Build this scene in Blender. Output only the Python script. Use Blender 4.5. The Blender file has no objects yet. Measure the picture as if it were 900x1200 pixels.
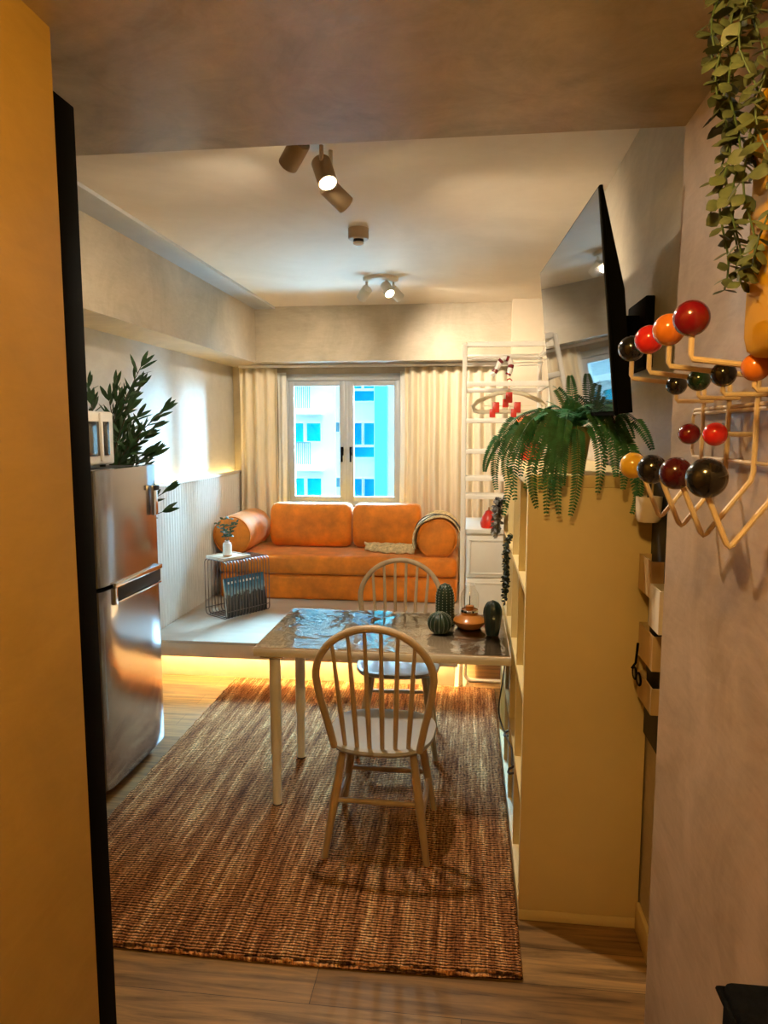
import bpy, bmesh, math, random
from mathutils import Vector, Matrix
random.seed(7)
C = bpy.context.scene.collection
PI = math.pi
V = Vector

# ------------------------------------------------------------------ camera
FOC, EYE = 830.0, 1.67
TH, PS = math.radians(6.53), math.radians(6.826)
cam_d = bpy.data.cameras.new('camera'); cam = bpy.data.objects.new('camera', cam_d); C.objects.link(cam)
cam.location = (0, 0, EYE); cam.rotation_euler = (PI/2 - TH, 0, PS)
cam_d.sensor_fit = 'VERTICAL'; cam_d.sensor_height = 36.0; cam_d.lens = FOC/1200*36.0
cam_d.clip_start = 0.02; cam_d.clip_end = 300
bpy.context.scene.camera = cam
_fh = V((-math.sin(PS), math.cos(PS), 0)); _r = V((math.cos(PS), math.sin(PS), 0))
_f = math.cos(TH)*_fh - math.sin(TH)*V((0, 0, 1)); _u = math.sin(TH)*_fh + math.cos(TH)*V((0, 0, 1))
def _ray(u, v): return _f*FOC + _r*(u-450) + _u*(600-v)
def PY(u, v, y): d = _ray(u, v); return V((0, 0, EYE)) + d*(y/d.y)
def PX(u, v, x): d = _ray(u, v); return V((0, 0, EYE)) + d*(x/d.x)
def PZ(u, v, z): d = _ray(u, v); return V((0, 0, EYE)) + d*((z-EYE)/d.z)

# ------------------------------------------------------------------ materials
def newmat(name):
    m = bpy.data.materials.new(name); m.use_nodes = True
    nt = m.node_tree; b = nt.nodes['Principled BSDF']
    return m, nt, b
def nd(nt, t, **kw):
    n = nt.nodes.new(t)
    for k, v in kw.items():
        if k in n.inputs: n.inputs[k].default_value = v
        else: setattr(n, k, v)
    return n
def ramp(nt, fac, stops):
    r = nt.nodes.new('ShaderNodeValToRGB'); cr = r.color_ramp
    while len(cr.elements) < len(stops): cr.elements.new(0.5)
    for e, (p, c) in zip(cr.elements, stops): e.position = p; e.color = (*c, 1)
    nt.links.new(fac, r.inputs[0]); return r.outputs[0]
def coords(nt, scale=(1, 1, 1), rot=(0, 0, 0)):
    t = nt.nodes.new('ShaderNodeTexCoord'); mp = nt.nodes.new('ShaderNodeMapping')
    mp.inputs['Scale'].default_value = scale; mp.inputs['Rotation'].default_value = rot
    nt.links.new(t.outputs['Object'], mp.inputs[0]); return mp.outputs[0]
def bump(nt, b, h, strength=0.3, dist=0.01):
    n = nt.nodes.new('ShaderNodeBump'); n.inputs['Strength'].default_value = strength; n.inputs['Distance'].default_value = dist
    nt.links.new(h, n.inputs['Height']); nt.links.new(n.outputs[0], b.inputs['Normal'])
def mat(name, col, rough=0.5, metal=0.0, var=0.12, scale=8.0, bmp=0.0, stretch=(1, 1, 1), spec=0.5, coat=0.0, sheen=0.0, trans=0.0):
    m, nt, b = newmat(name)
    v = coords(nt, stretch)
    n = nd(nt, 'ShaderNodeTexNoise', Scale=scale, Detail=5.0, Roughness=0.6); nt.links.new(v, n.inputs['Vector'])
    c0 = tuple(max(0, x*(1-var)) for x in col); c1 = tuple(min(1, x*(1+var)) for x in col)
    nt.links.new(ramp(nt, n.outputs['Fac'], [(0.3, c0), (0.7, c1)]), b.inputs['Base Color'])
    b.inputs['Roughness'].default_value = rough; b.inputs['Metallic'].default_value = metal
    b.inputs['Specular IOR Level'].default_value = spec
    b.inputs['Coat Weight'].default_value = coat; b.inputs['Coat Roughness'].default_value = 0.1
    b.inputs['Sheen Weight'].default_value = sheen; b.inputs['Sheen Tint'].default_value = (1, .80, .5, 1); b.inputs['Sheen Roughness'].default_value = .35
    b.inputs['Transmission Weight'].default_value = trans
    if bmp: bump(nt, b, n.outputs['Fac'], bmp)
    return m
def plaster(name, c0, c1, rough=0.55, scale=2.2, bmp=0.12):
    m, nt, b = newmat(name)
    v = coords(nt)
    n1 = nd(nt, 'ShaderNodeTexNoise', Scale=scale, Detail=8.0, Roughness=0.62, Distortion=1.4); nt.links.new(v, n1.inputs['Vector'])
    v2 = coords(nt, (1.0, 1.0, 4.0), (0.4, 0.7, 0.5))
    n2 = nd(nt, 'ShaderNodeTexNoise', Scale=scale*4, Detail=6.0, Roughness=0.7, Distortion=0.8); nt.links.new(v2, n2.inputs['Vector'])
    a = nd(nt, 'ShaderNodeMath', operation='MULTIPLY_ADD'); nt.links.new(n2.outputs['Fac'], a.inputs[0]); a.inputs[1].default_value = 0.45
    nt.links.new(n1.outputs['Fac'], a.inputs[2])
    nt.links.new(ramp(nt, a.outputs[0], [(0.5, c0), (0.95, c1)]), b.inputs['Base Color'])
    b.inputs['Roughness'].default_value = rough
    bump(nt, b, a.outputs[0], bmp, 0.01)
    return m
def emis(name, col, s):
    m, nt, b = newmat(name)
    b.inputs['Base Color'].default_value = (*col, 1)
    b.inputs['Emission Color'].default_value = (*col, 1); b.inputs['Emission Strength'].default_value = s
    return m

M = {}
M['wall'] = plaster('limewash_plaster', (.38, .32, .225), (.54, .46, .34), 0.5)
M['wall_left'] = plaster('pale_plaster', (.52, .51, .47), (.64, .63, .58), 0.35)
M['ceil'] = plaster('ceiling_paint', (.68, .59, .46), (.78, .69, .56), 0.6, 1.2, 0.03)
M['corr'] = plaster('corridor_plaster', (.33, .20, .040), (.42, .26, .060), 0.45, 2.0, 0.08)
M['corr_r'] = plaster('corridor_plaster_pink', (.27, .185, .115), (.47, .34, .24), 0.38, 2.5, 0.1)
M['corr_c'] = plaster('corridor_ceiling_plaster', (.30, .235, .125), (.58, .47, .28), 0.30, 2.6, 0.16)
M['strip'] = mat('bluegrey_band', (.50, .52, .52), 0.5, var=.04)
M['cream'] = mat('cream_paint', (.66, .56, .42), 0.5, var=.04)
M['black'] = mat('black_lacquer', (.0012, .0012, .0012), 0.7, var=.2, spec=.05)
M['white'] = mat('white_paint', (.78, .74, .66), 0.4, var=.03)
M['white_foil'] = mat('white_foil_board', (.70, .56, .28), 0.42, var=.05, scale=3)
M['white_metal'] = mat('white_metal', (.88, .84, .76), 0.35, var=.03)
M['frame_white'] = mat('window_frame_white', (.50, .54, .58), 0.35, var=.03)
M['chrome'] = mat('chrome', (.75, .75, .76), 0.15, 1.0, var=.03)
M['steel'] = mat('brushed_steel', (.42, .43, .50), 0.15, 0.9, var=.02)
M['fridge_side'] = mat('dark_grey_enamel', (.05, .05, .055), 0.4, var=.1)
M['gasket'] = mat('black_rubber', (.01, .01, .012), 0.6, var=.2)
M['wire'] = mat('grey_wire', (.14, .12, .12), 0.35, 0.6, var=.1)
M['velvet'] = mat('orange_velvet', (.66, .185, .004), 0.7, var=.32, scale=6, bmp=.06, sheen=.7)
M['curtain'] = mat('beige_linen', (.78, .68, .50), 0.85, var=.08, scale=60, bmp=.05, stretch=(1, 1, .1))
M['sheer'] = mat('white_sheer', (.85, .85, .80), 0.9, var=.04)
M['chairwood'] = mat('whitewashed_wood', (.46, .34, .21), 0.45, var=.14, scale=20, stretch=(1, 1, .15))
M['seatwood'] = mat('pale_painted_wood', (.42, .42, .42), 0.32, var=.05)
M['tabletop'] = mat('pale_oak_laminate', (.62, .46, .30), 0.4, var=.12, scale=10, stretch=(.12, 1, 1))
M['tableedge'] = mat('white_edge', (.82, .76, .66), 0.4, var=.05)
M['leaf'] = mat('dark_leaf', (.02, .06, .018), 0.5, var=.5, scale=30)
M['fern'] = mat('fern_leaf', (.028, .15, .06), 0.5, var=.5, scale=25)
M['fernstem'] = mat('fern_stem', (.05, .09, .03), 0.6)
M['eucal'] = mat('eucalyptus_leaf', (.075, .095, .045), 0.55, var=.6, scale=18)
M['bark'] = mat('bark', (.07, .05, .03), 0.8)
M['cactus'] = mat('cactus_green', (.008, .026, .013), 0.4, var=.35, scale=20)
M['cactus_dark'] = mat('cactus_black_green', (.006, .013, .009), 0.35, var=.35, scale=20)
M['spine'] = mat('pale_spine', (.50, .52, .42), 0.6)
M['amber'] = mat('amber_wood', (.46, .17, .03), 0.28, var=.25, scale=5, coat=.4)
M['red'] = mat('red_lacquer', (.60, .03, .015), 0.35, var=.15)
M['redorange'] = mat('red_orange_shade', (.80, .10, .015), 0.35, var=.2)
M['pot'] = mat('olive_pot', (.36, .30, .12), 0.5, var=.12)
M['terra'] = mat('grey_planter', (.3, .28, .25), 0.7)
M['yellow'] = mat('yellow_enamel', (.55, .30, .010), 0.6, var=.06, spec=.08)
M['wood_light'] = mat('light_wood', (.55, .38, .18), 0.5, var=.15, scale=14, stretch=(1, 1, .2))
M['marble'] = mat('beige_tray', (.62, .52, .40), 0.35, var=.15, scale=12)
M['ceramic'] = mat('white_ceramic', (.78, .76, .72), 0.3, var=.04)
M['blanket'] = mat('knit_blanket', (.60, .47, .25), 0.9, var=.4, scale=40, bmp=.4)
M['stripe'] = mat('dark_stripe', (.05, .045, .05), 0.9, var=.3)
M['fixture'] = mat('beige_fixture', (.44, .33, .22), 0.45, var=.05)
M['fixture_w'] = mat('white_fixture', (.72, .66, .55), 0.4, var=.04)
M['lens'] = emis('lamp_lens', (1, .82, .50), 14)
M['led'] = emis('warm_led', (1, .70, .30), 60)
M['led2'] = emis('warm_led_ledge', (1, .72, .25), 12)
M['darkglass'] = mat('dark_glass', (.012, .012, .014), 0.08, var=.1)
M['panelwhite'] = mat('fluted_white', (.70, .70, .68), 0.4, var=.04)
M['platform'] = mat('platform_laminate', (.52, .47, .40), 0.32, var=.10, scale=7, stretch=(.3, 1, 1))
M['fascia'] = mat('platform_fascia', (.62, .52, .38), 0.45, var=.05)
M['boxgreen'] = mat('greygreen_board', (.40, .40, .33), 0.6, var=.06)
M['leather'] = mat('dark_leather', (.03, .02, .015), 0.5)
M['hamper'] = mat('black_woven', (.004, .004, .004), 0.9, var=.5, scale=60, bmp=.5, spec=.05)
M['ball_dkred'] = mat('ball_dark_red', (.16, .004, .010), 0.18, var=.05, coat=.5)
M['ball_orange'] = mat('ball_orange', (.62, .17, .02), 0.18, var=.05, coat=.5)
M['ball_red'] = mat('ball_red', (.62, .02, .02), 0.18, var=.05, coat=.5)
M['ball_black'] = mat('ball_black', (.006, .006, .008), 0.15, var=.05, coat=.5)
M['ball_maroon'] = mat('ball_maroon', (.05, .003, .008), 0.15, var=.05, coat=.5)
M['ball_yellow'] = mat('ball_yellow', (.62, .36, .03), 0.2, var=.05, coat=.5)
M['ball_green'] = mat('ball_green', (.006, .03, .014), 0.15, var=.05, coat=.5)
M['cream_wire'] = mat('cream_wire', (.62, .48, .32), 0.35, 0.0, var=.05)
M['facade'] = mat('facade_white', (.90, .93, .90), 0.9, var=.02)
M['facade2'] = mat('facade_pilaster', (.10, .72, .80), 0.9, var=.08)
M['facwin'] = mat('facade_window', (.0, .30, .62), 0.5, var=.25, scale=.6, spec=.1)
M['facwin2'] = mat('facade_window_teal', (.0, .52, .68), 0.5, var=.2, scale=.6, spec=.1)
M['facgrey'] = mat('facade_rail', (.12, .26, .32), 0.8, var=.1)
M['ivy'] = mat('dark_ivy', (.02, .03, .025), 0.5, var=.5, scale=30)
M['silver_leaf'] = mat('silver_leaf', (.22, .22, .22), 0.5, var=.7, scale=60)
M['cream_plastic'] = mat('cream_plastic', (.70, .62, .44), 0.4, var=.05)
M['cable'] = mat('black_cable', (.01, .01, .01), 0.5)

def floor_mat():
    m, nt, b = newmat('wood_floor')
    v = coords(nt)
    br = nd(nt, 'ShaderNodeTexBrick', Scale=1.0); br.offset = 0.37
    br.inputs['Brick Width'].default_value = 1.2; br.inputs['Row Height'].default_value = 0.155; br.inputs['Mortar Size'].default_value = 0.0012
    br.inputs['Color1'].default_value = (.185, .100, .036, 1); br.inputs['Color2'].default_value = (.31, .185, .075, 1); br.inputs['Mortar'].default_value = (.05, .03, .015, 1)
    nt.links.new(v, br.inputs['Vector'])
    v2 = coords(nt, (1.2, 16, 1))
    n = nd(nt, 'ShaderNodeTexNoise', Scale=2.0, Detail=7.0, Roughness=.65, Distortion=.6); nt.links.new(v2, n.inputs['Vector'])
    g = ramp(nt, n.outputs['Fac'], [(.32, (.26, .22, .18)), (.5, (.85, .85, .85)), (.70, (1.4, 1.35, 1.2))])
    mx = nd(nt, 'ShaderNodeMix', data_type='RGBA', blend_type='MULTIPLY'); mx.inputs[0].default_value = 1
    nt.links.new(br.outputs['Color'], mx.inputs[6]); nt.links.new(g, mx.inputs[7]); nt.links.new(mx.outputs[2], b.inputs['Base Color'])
    b.inputs['Roughness'].default_value = .38
    return m
M['floor'] = floor_mat()

def rug_mat():
    m, nt, b = newmat('jute_weave')
    v = coords(nt)
    def wave(sc, dirn, dist):
        w = nt.nodes.new('ShaderNodeTexWave'); w.bands_direction = dirn; w.inputs['Scale'].default_value = sc
        w.inputs['Distortion'].default_value = dist; w.inputs['Detail'].default_value = 2; w.inputs['Detail Scale'].default_value = 1.5
        nt.links.new(v, w.inputs['Vector']); return w.outputs['Fac']
    wy = wave(25, 'Y', 3.0); wx = wave(20, 'X', 4.0)
    mu = nd(nt, 'ShaderNodeMath', operation='MULTIPLY'); sft = nd(nt, 'ShaderNodeMath', operation='MULTIPLY_ADD'); nt.links.new(wx, sft.inputs[0]); sft.inputs[1].default_value = .5; sft.inputs[2].default_value = .5
    nt.links.new(wy, mu.inputs[0]); nt.links.new(sft.outputs[0], mu.inputs[1])
    v2 = coords(nt, (11, .7, 1)); n = nd(nt, 'ShaderNodeTexNoise', Scale=2.2, Detail=8.0, Roughness=.8); nt.links.new(v2, n.inputs['Vector'])
    v3 = coords(nt, (40, 40, 40)); n3 = nd(nt, 'ShaderNodeTexNoise', Scale=2.0, Detail=3.0); nt.links.new(v3, n3.inputs['Vector'])
    base = ramp(nt, n.outputs['Fac'], [(.34, (.10, .035, .012)), (.44, (.29, .12, .045)), (.53, (.46, .23, .095)), (.64, (.85, .58, .30))])
    w2 = nd(nt, 'ShaderNodeMath', operation='ADD'); nt.links.new(mu.outputs[0], w2.inputs[0]); nt.links.new(n3.outputs['Fac'], w2.inputs[1])
    g = ramp(nt, w2.outputs[0], [(.50, (.08, .055, .04)), (.78, (.50, .47, .44)), (1.05, (1.9, 1.8, 1.7))])
    mx = nd(nt, 'ShaderNodeMix', data_type='RGBA', blend_type='MULTIPLY'); mx.inputs[0].default_value = .92
    nt.links.new(base, mx.inputs[6]); nt.links.new(g, mx.inputs[7]); nt.links.new(mx.outputs[2], b.inputs['Base Color'])
    b.inputs['Roughness'].default_value = .95; b.inputs['Specular IOR Level'].default_value = .15
    bump(nt, b, w2.outputs[0], 1.0, .014)
    return m
M['rug'] = rug_mat()

def clear_mat(name, tint=(1, 1, 1), rough=.02, wav=0.0, ior=1.5):
    m, nt, b = newmat(name); nt.nodes.remove(b)
    out = nt.nodes['Material Output']
    tr = nd(nt, 'ShaderNodeBsdfTransparent'); tr.inputs[0].default_value = (*tint, 1)
    gl = nd(nt, 'ShaderNodeBsdfGlossy'); gl.inputs['Roughness'].default_value = rough
    fr = nd(nt, 'ShaderNodeFresnel', IOR=ior); mx = nt.nodes.new('ShaderNodeMixShader')
    if wav:
        v = coords(nt); n = nd(nt, 'ShaderNodeTexNoise', Scale=6.5, Detail=2.0, Distortion=1.0); nt.links.new(v, n.inputs['Vector'])
        bp = nd(nt, 'ShaderNodeBump'); bp.inputs['Strength'].default_value = wav; bp.inputs['Distance'].default_value = .02
        nt.links.new(n.outputs['Fac'], bp.inputs['Height']); nt.links.new(bp.outputs[0], gl.inputs['Normal'])
    nt.links.new(fr.outputs[0], mx.inputs[0]); nt.links.new(tr.outputs[0], mx.inputs[1]); nt.links.new(gl.outputs[0], mx.inputs[2])
    nt.links.new(mx.outputs[0], out.inputs[0]); return m
M['pane'] = clear_mat('window_glass', (.97, 1, 1))
M['glass'] = clear_mat('clear_glass', (.96, .96, .93), .02, 0, 1.25)
def thin_glass():
    m, nt, b = newmat('thin_chimney_glass'); nt.nodes.remove(b); out = nt.nodes['Material Output']
    tr = nd(nt, 'ShaderNodeBsdfTransparent'); tr.inputs[0].default_value = (.97, .96, .93, 1); gl = nd(nt, 'ShaderNodeBsdfGlossy'); gl.inputs['Roughness'].default_value = .08
    lw = nd(nt, 'ShaderNodeLayerWeight', Blend=.2); mp = nt.nodes.new('ShaderNodeMapRange'); mp.inputs['To Min'].default_value = .02; mp.inputs['To Max'].default_value = .5
    mx = nt.nodes.new('ShaderNodeMixShader'); nt.links.new(lw.outputs['Facing'], mp.inputs['Value']); nt.links.new(mp.outputs[0], mx.inputs[0]); nt.links.new(tr.outputs[0], mx.inputs[1]); nt.links.new(gl.outputs[0], mx.inputs[2]); nt.links.new(mx.outputs[0], out.inputs[0]); return m
M['glass'] = thin_glass()
M['vinyl'] = clear_mat('clear_vinyl', (.97, .96, .93), .012, .45, 3.2)
def screen_mat():
    m, nt, b = newmat('tv_glass')
    n = nd(nt, 'ShaderNodeTexNoise', Scale=2.0)
    nt.links.new(ramp(nt, n.outputs['Fac'], [(0, (.012, .012, .014)), (1, (.016, .016, .018))]), b.inputs['Base Color'])
    b.inputs['Roughness'].default_value = .03; b.inputs['IOR'].default_value = 2.8
    return m
M['screen'] = screen_mat()
def cover_mat():
    m, nt, b = newmat('blue_cover_print')
    t = nt.nodes.new('ShaderNodeTexCoord'); s = nt.nodes.new('ShaderNodeSeparateXYZ'); nt.links.new(t.outputs['Generated'], s.inputs[0])
    nx = nd(nt, 'ShaderNodeTexNoise', Scale=9.0, Detail=6.0); nt.links.new(t.outputs['Generated'], nx.inputs['Vector'])
    ad = nd(nt, 'ShaderNodeMath', operation='MULTIPLY_ADD'); nt.links.new(nx.outputs['Fac'], ad.inputs[0]); ad.inputs[1].default_value = -.35
    nt.links.new(s.outputs['Z'], ad.inputs[2])
    nt.links.new(ramp(nt, ad.outputs[0], [(.20, (.012, .014, .018)), (.36, (.02, .025, .03)), (.42, (.20, .32, .38)), (.62, (.03, .16, .26)), (.85, (.02, .10, .18))]), b.inputs['Base Color'])
    b.inputs['Roughness'].default_value = .3
    return m
M['cover'] = cover_mat()

# ------------------------------------------------------------------ mesh builder
WM = {}          # world matrix of every object made here
class MB:
    def __init__(s): s.bm = bmesh.new()
    def _new(s, n0): s.bm.verts.ensure_lookup_table(); return s.bm.verts[n0:]
    def box(s, x0, x1, y0, y1, z0, z1, bev=0.0, seg=2, mtx=None):
        n0 = len(s.bm.verts)
        r = bmesh.ops.create_cube(s.bm, size=1)
        vs = r['verts']
        for v in vs: v.co = V(((x0+x1)/2+v.co.x*(x1-x0), (y0+y1)/2+v.co.y*(y1-y0), (z0+z1)/2+v.co.z*(z1-z0)))
        if bev:
            es = list({e for v in vs for e in v.link_edges})
            r = bmesh.ops.bevel(s.bm, geom=es, offset=bev, segments=seg, affect='EDGES', profile=.5)
            vs = list(set(r['verts']) | {v for v in vs if v.is_valid})
        if mtx is not None:
            for v in vs: v.co = mtx @ v.co
        return s
    def cyl(s, p0, p1, r0, r1=None, n=16):
        r1 = r0 if r1 is None else r1
        return s.tube([p0, p1], [r0, r1], n)
    def tube(s, pts, r, n=8, closed=False):
        pts = [V(p) for p in pts]; k = len(pts)
        rs = r if isinstance(r, (list, tuple)) else [r]*k
        tang = []
        for i in range(k):
            if closed: t = pts[(i+1) % k]-pts[i-1]
            else: t = pts[min(i+1, k-1)]-pts[max(i-1, 0)]
            tang.append(t.normalized())
        a = V((0, 0, 1)) if abs(tang[0].z) < .9 else V((1, 0, 0))
        nrm = tang[0].cross(a).normalized(); rings = []
        for i in range(k):
            nrm = (nrm - tang[i]*nrm.dot(tang[i]))
            nrm = nrm.normalized() if nrm.length > 1e-6 else tang[i].orthogonal().normalized()
            bn = tang[i].cross(nrm)
            rings.append([s.bm.verts.new(pts[i]+(nrm*math.cos(2*PI*j/n)+bn*math.sin(2*PI*j/n))*rs[i]) for j in range(n)])
        for i in range(k if closed else k-1):
            A, B = rings[i], rings[(i+1) % k]
            for j in range(n): s.bm.faces.new((A[j], A[(j+1) % n], B[(j+1) % n], B[j]))
        if not closed:
            s.bm.faces.new(rings[0][::-1]); s.bm.faces.new(rings[-1])
        return s
    def lathe(s, prof, c, n=32, rib=None):
        c = V(c); rings = []
        for (r, z) in prof:
            if r < 1e-5: rings.append([s.bm.verts.new(c+V((0, 0, z)))])
            else: rings.append([s.bm.verts.new(c+V((math.cos(2*PI*j/n)*r*(1+(rib(j) if rib else 0)), math.sin(2*PI*j/n)*r*(1+(rib(j) if rib else 0)), z))) for j in range(n)])
        for A, B in zip(rings, rings[1:]):
            for j in range(n):
                a, b2 = A[j % len(A)], A[(j+1) % len(A)]; c2, d = B[(j+1) % len(B)], B[j % len(B)]
                f = []
                for q in (a, b2, c2, d):
                    if q not in f: f.append(q)
                if len(f) > 2: s.bm.faces.new(f)
        return s
    def sphere(s, c, r, seg=24, ring=14, sc=(1, 1, 1), mtx=None):
        vs = bmesh.ops.create_uvsphere(s.bm, u_segments=seg, v_segments=ring, radius=r)['verts']
        for v in vs:
            v.co = V((v.co.x*sc[0], v.co.y*sc[1], v.co.z*sc[2]))
            if mtx is not None: v.co = mtx @ v.co
            v.co += V(c)
        return s
    def loft(s, rings, closed=True, cap=True):
        R = [[s.bm.verts.new(V(p)) for p in ring] for ring in rings]
        n = len(R[0])
        for A, B in zip(R, R[1:]):
            for j in range(n if closed else n-1):
                s.bm.faces.new((A[j], A[(j+1) % n], B[(j+1) % n], B[j]))
        if cap and closed: s.bm.faces.new(R[0][::-1]); s.bm.faces.new(R[-1])
        return s
    def leaf(s, p, d, nrm, L, W, bend=.15):
        p = V(p); d = V(d).normalized(); side = d.cross(V(nrm)).normalized(); up = side.cross(d)
        prof = [(0, .08), (.25, .75), (.55, 1), (.82, .6), (1, .04)]
        rows = []
        for t, w in prof:
            q = p+d*(L*t)-up*(bend*L*t*t)
            rows.append((s.bm.verts.new(q-side*W*w/2), s.bm.verts.new(q+up*W*.08*w), s.bm.verts.new(q+side*W*w/2)))
        for a, b in zip(rows, rows[1:]):
            s.bm.faces.new((a[0], a[1], b[1], b[0])); s.bm.faces.new((a[1], a[2], b[2], b[1]))
        return s
    def build(s, name, m, parent=None, local=False, smooth=True, ang=38):
        bm = s.bm
        bmesh.ops.recalc_face_normals(bm, faces=bm.faces)
        W = WM[parent.name] if parent else Matrix()
        if parent and not local:
            inv = W.inverted()
            for v in bm.verts: v.co = inv @ v.co
        if smooth:
            for f in bm.faces: f.smooth = True
            for e in bm.edges:
                if len(e.link_faces) == 2 and e.calc_face_angle(0) > math.radians(ang): e.smooth = False
        me = bpy.data.meshes.new(name); bm.to_mesh(me); bm.free()
        me.materials.append(m if not isinstance(m, str) else M[m])
        o = bpy.data.objects.new(name, me); C.objects.link(o)
        if parent: o.parent = parent
        WM[o.name] = W.copy()
        return o
def tag(o, label, cat, group=None):
    o['label'] = label; o['category'] = cat
    if group: o['group'] = group
    return o
def thing(name, label, cat, loc=(0, 0, 0), rotz=0, group=None):
    o = bpy.data.objects.new(name, None); C.objects.link(o); o.empty_display_size = .1
    o.location = loc; o.rotation_euler = (0, 0, rotz)
    WM[o.name] = Matrix.Translation(V(loc)) @ Matrix.Rotation(rotz, 4, 'Z')
    return tag(o, label, cat, group)
def struct(o): o['kind'] = 'structure'; return o
def dup(root, loc, rotz, label):
    r = root.copy(); C.objects.link(r); r.location = loc; r.rotation_euler = (0, 0, rotz); r['label'] = label
    for ch in list(root.children):
        c = ch.copy(); C.objects.link(c); c.parent = r
        for g in list(ch.children):
            d = g.copy(); C.objects.link(d); d.parent = c
    return r
def BX(*a, **k): return MB().box(*a, **k)
def bez(p0, p1, p2, p3, n):
    o = []
    for i in range(n+1):
        t = i/n; o.append(V(p0)*(1-t)**3+V(p1)*3*t*(1-t)**2+V(p2)*3*t*t*(1-t)+V(p3)*t**3)
    return o

# ------------------------------------------------------------------ room
XL, XR, YB, ZC = -2.2, .59, 6.5, 2.74
CY, CZ, CXR, CXL = 1.876, 2.40, .507, -.769
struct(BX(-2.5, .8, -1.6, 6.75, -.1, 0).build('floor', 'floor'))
struct(BX(-2.5, .8, CY, 6.75, ZC, ZC+.1).build('ceiling', 'ceil'))
struct(BX(-2.5, .8, -1.6, CY, CZ, ZC+.1).build('ceiling_corridor', 'corr_c'))
struct(BX(XL-.2, XL, 1.30, 6.75, 0, ZC).build('wall_left', 'wall_left'))
struct(BX(XR, XR+.2, CY, 6.75, 0, ZC).build('wall_right', 'wall'))
struct(BX(CXR, XR+.2, -1.6, CY, 0, CZ).build('wall_corridor_right', 'corr_r'))
struct(BX(-2.4, CXL, -1.6, 1.30, 0, CZ).build('wall_corridor_left', 'corr'))
struct(BX(CXL, CXR, -1.7, -1.6, 0, CZ).build('wall_corridor_end', 'corr'))
WX0, WX1, WZ0, WZ1 = PY(333, 520, YB).x, PY(473.5, 520, YB).x, .96, PY(400, 438, YB).z
b = MB()
b.box(XL, WX0, YB, YB+.2, 0, ZC).box(WX1, XR, YB, YB+.2, 0, ZC).box(WX0, WX1, YB, YB+.2, WZ1, ZC).box(WX0, WX1, YB, YB+.2, 0, WZ0)
struct(b.build('wall_back', 'wall', smooth=False))
struct(BX(-1.87, XR, 6.15, YB, 2.27, ZC).build('trim_1', 'wall'))            # beam above the window
struct(BX(XL, -1.87, 1.876, YB, 2.262, ZC, bev=.004).build('trim_2', 'wall'))            # boxed beam along the left wall
struct(BX(-1.87, -1.69, 1.876, 6.15, 2.722, ZC).build('trim_3', 'strip'))    # flat band on the ceiling, coloured an even blue-grey
struct(BX(PY(600, 400, 6.02).x, XR, 6.02, 6.15, 0, ZC).build('trim_4', 'cream'))  # pilaster
struct(BX(CXL-.08, CXL, 1.30, 1.372, 0, PX(62, 105, CXL).z, bev=.003).build('trim_5', 'black'))  # black jamb
b = BX(.575, XR, CY, 2.30, 0, .10, bev=.004); struct(b.build('baseboard_right', 'white_foil'))

# window
wc = V(((WX0+WX1)/2, YB, 0))
w = MB(); fw = .045
w.box(WX0, WX0+fw, YB-.01, YB+.09, WZ0, WZ1, bev=.004).box(WX1-fw, WX1, YB-.01, YB+.09, WZ0, WZ1, bev=.004)
w.box(WX0, WX1, YB-.01, YB+.09, WZ1-.06, WZ1, bev=.004).box(WX0, WX1, YB-.012, YB+.09, WZ0, WZ0+.05, bev=.004)
win = struct(w.build('window_1', 'frame_white'))
mx = PY(406, 520, YB).x
BX(mx-.02, mx+.02, YB+.015, YB+.065, WZ0+.05, WZ1-.06, bev=.003).build('mullion', 'frame_white', win)
for (a0, a1, sx) in ((WX0+fw, mx-.016, -1), (mx+.016, WX1-fw, 1)):
    s = MB(); t = .05
    zz0, zz1 = WZ0+.05, WZ1-.06
    s.box(a0, a0+t, YB+.01, YB+.06, zz0, zz1, bev=.005).box(a1-t, a1, YB+.01, YB+.06, zz0, zz1, bev=.005)
    s.box(a0, a1, YB+.012, YB+.058, zz1-t, zz1, bev=.005).box(a0, a1, YB+.012, YB+.058, zz0, zz0+t, bev=.005)
    so = s.build('sash', 'frame_white', win)
    BX(a0+t, a1-t, YB+.032, YB+.038, zz0+t, zz1-t).build('pane', 'pane', so)
    hx = a1-t/2 if sx < 0 else a0+t/2
    h = MB(); hz = PY(405, 530, YB).z
    h.box(hx-.012, hx+.012, YB-.008, YB+.012, hz-.03, hz+.05, bev=.004); h.box(hx-.008, hx+.008, YB-.03, YB-.008, hz-.09, hz+.03, bev=.005)
    h.build('handle', 'black', so)

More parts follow.
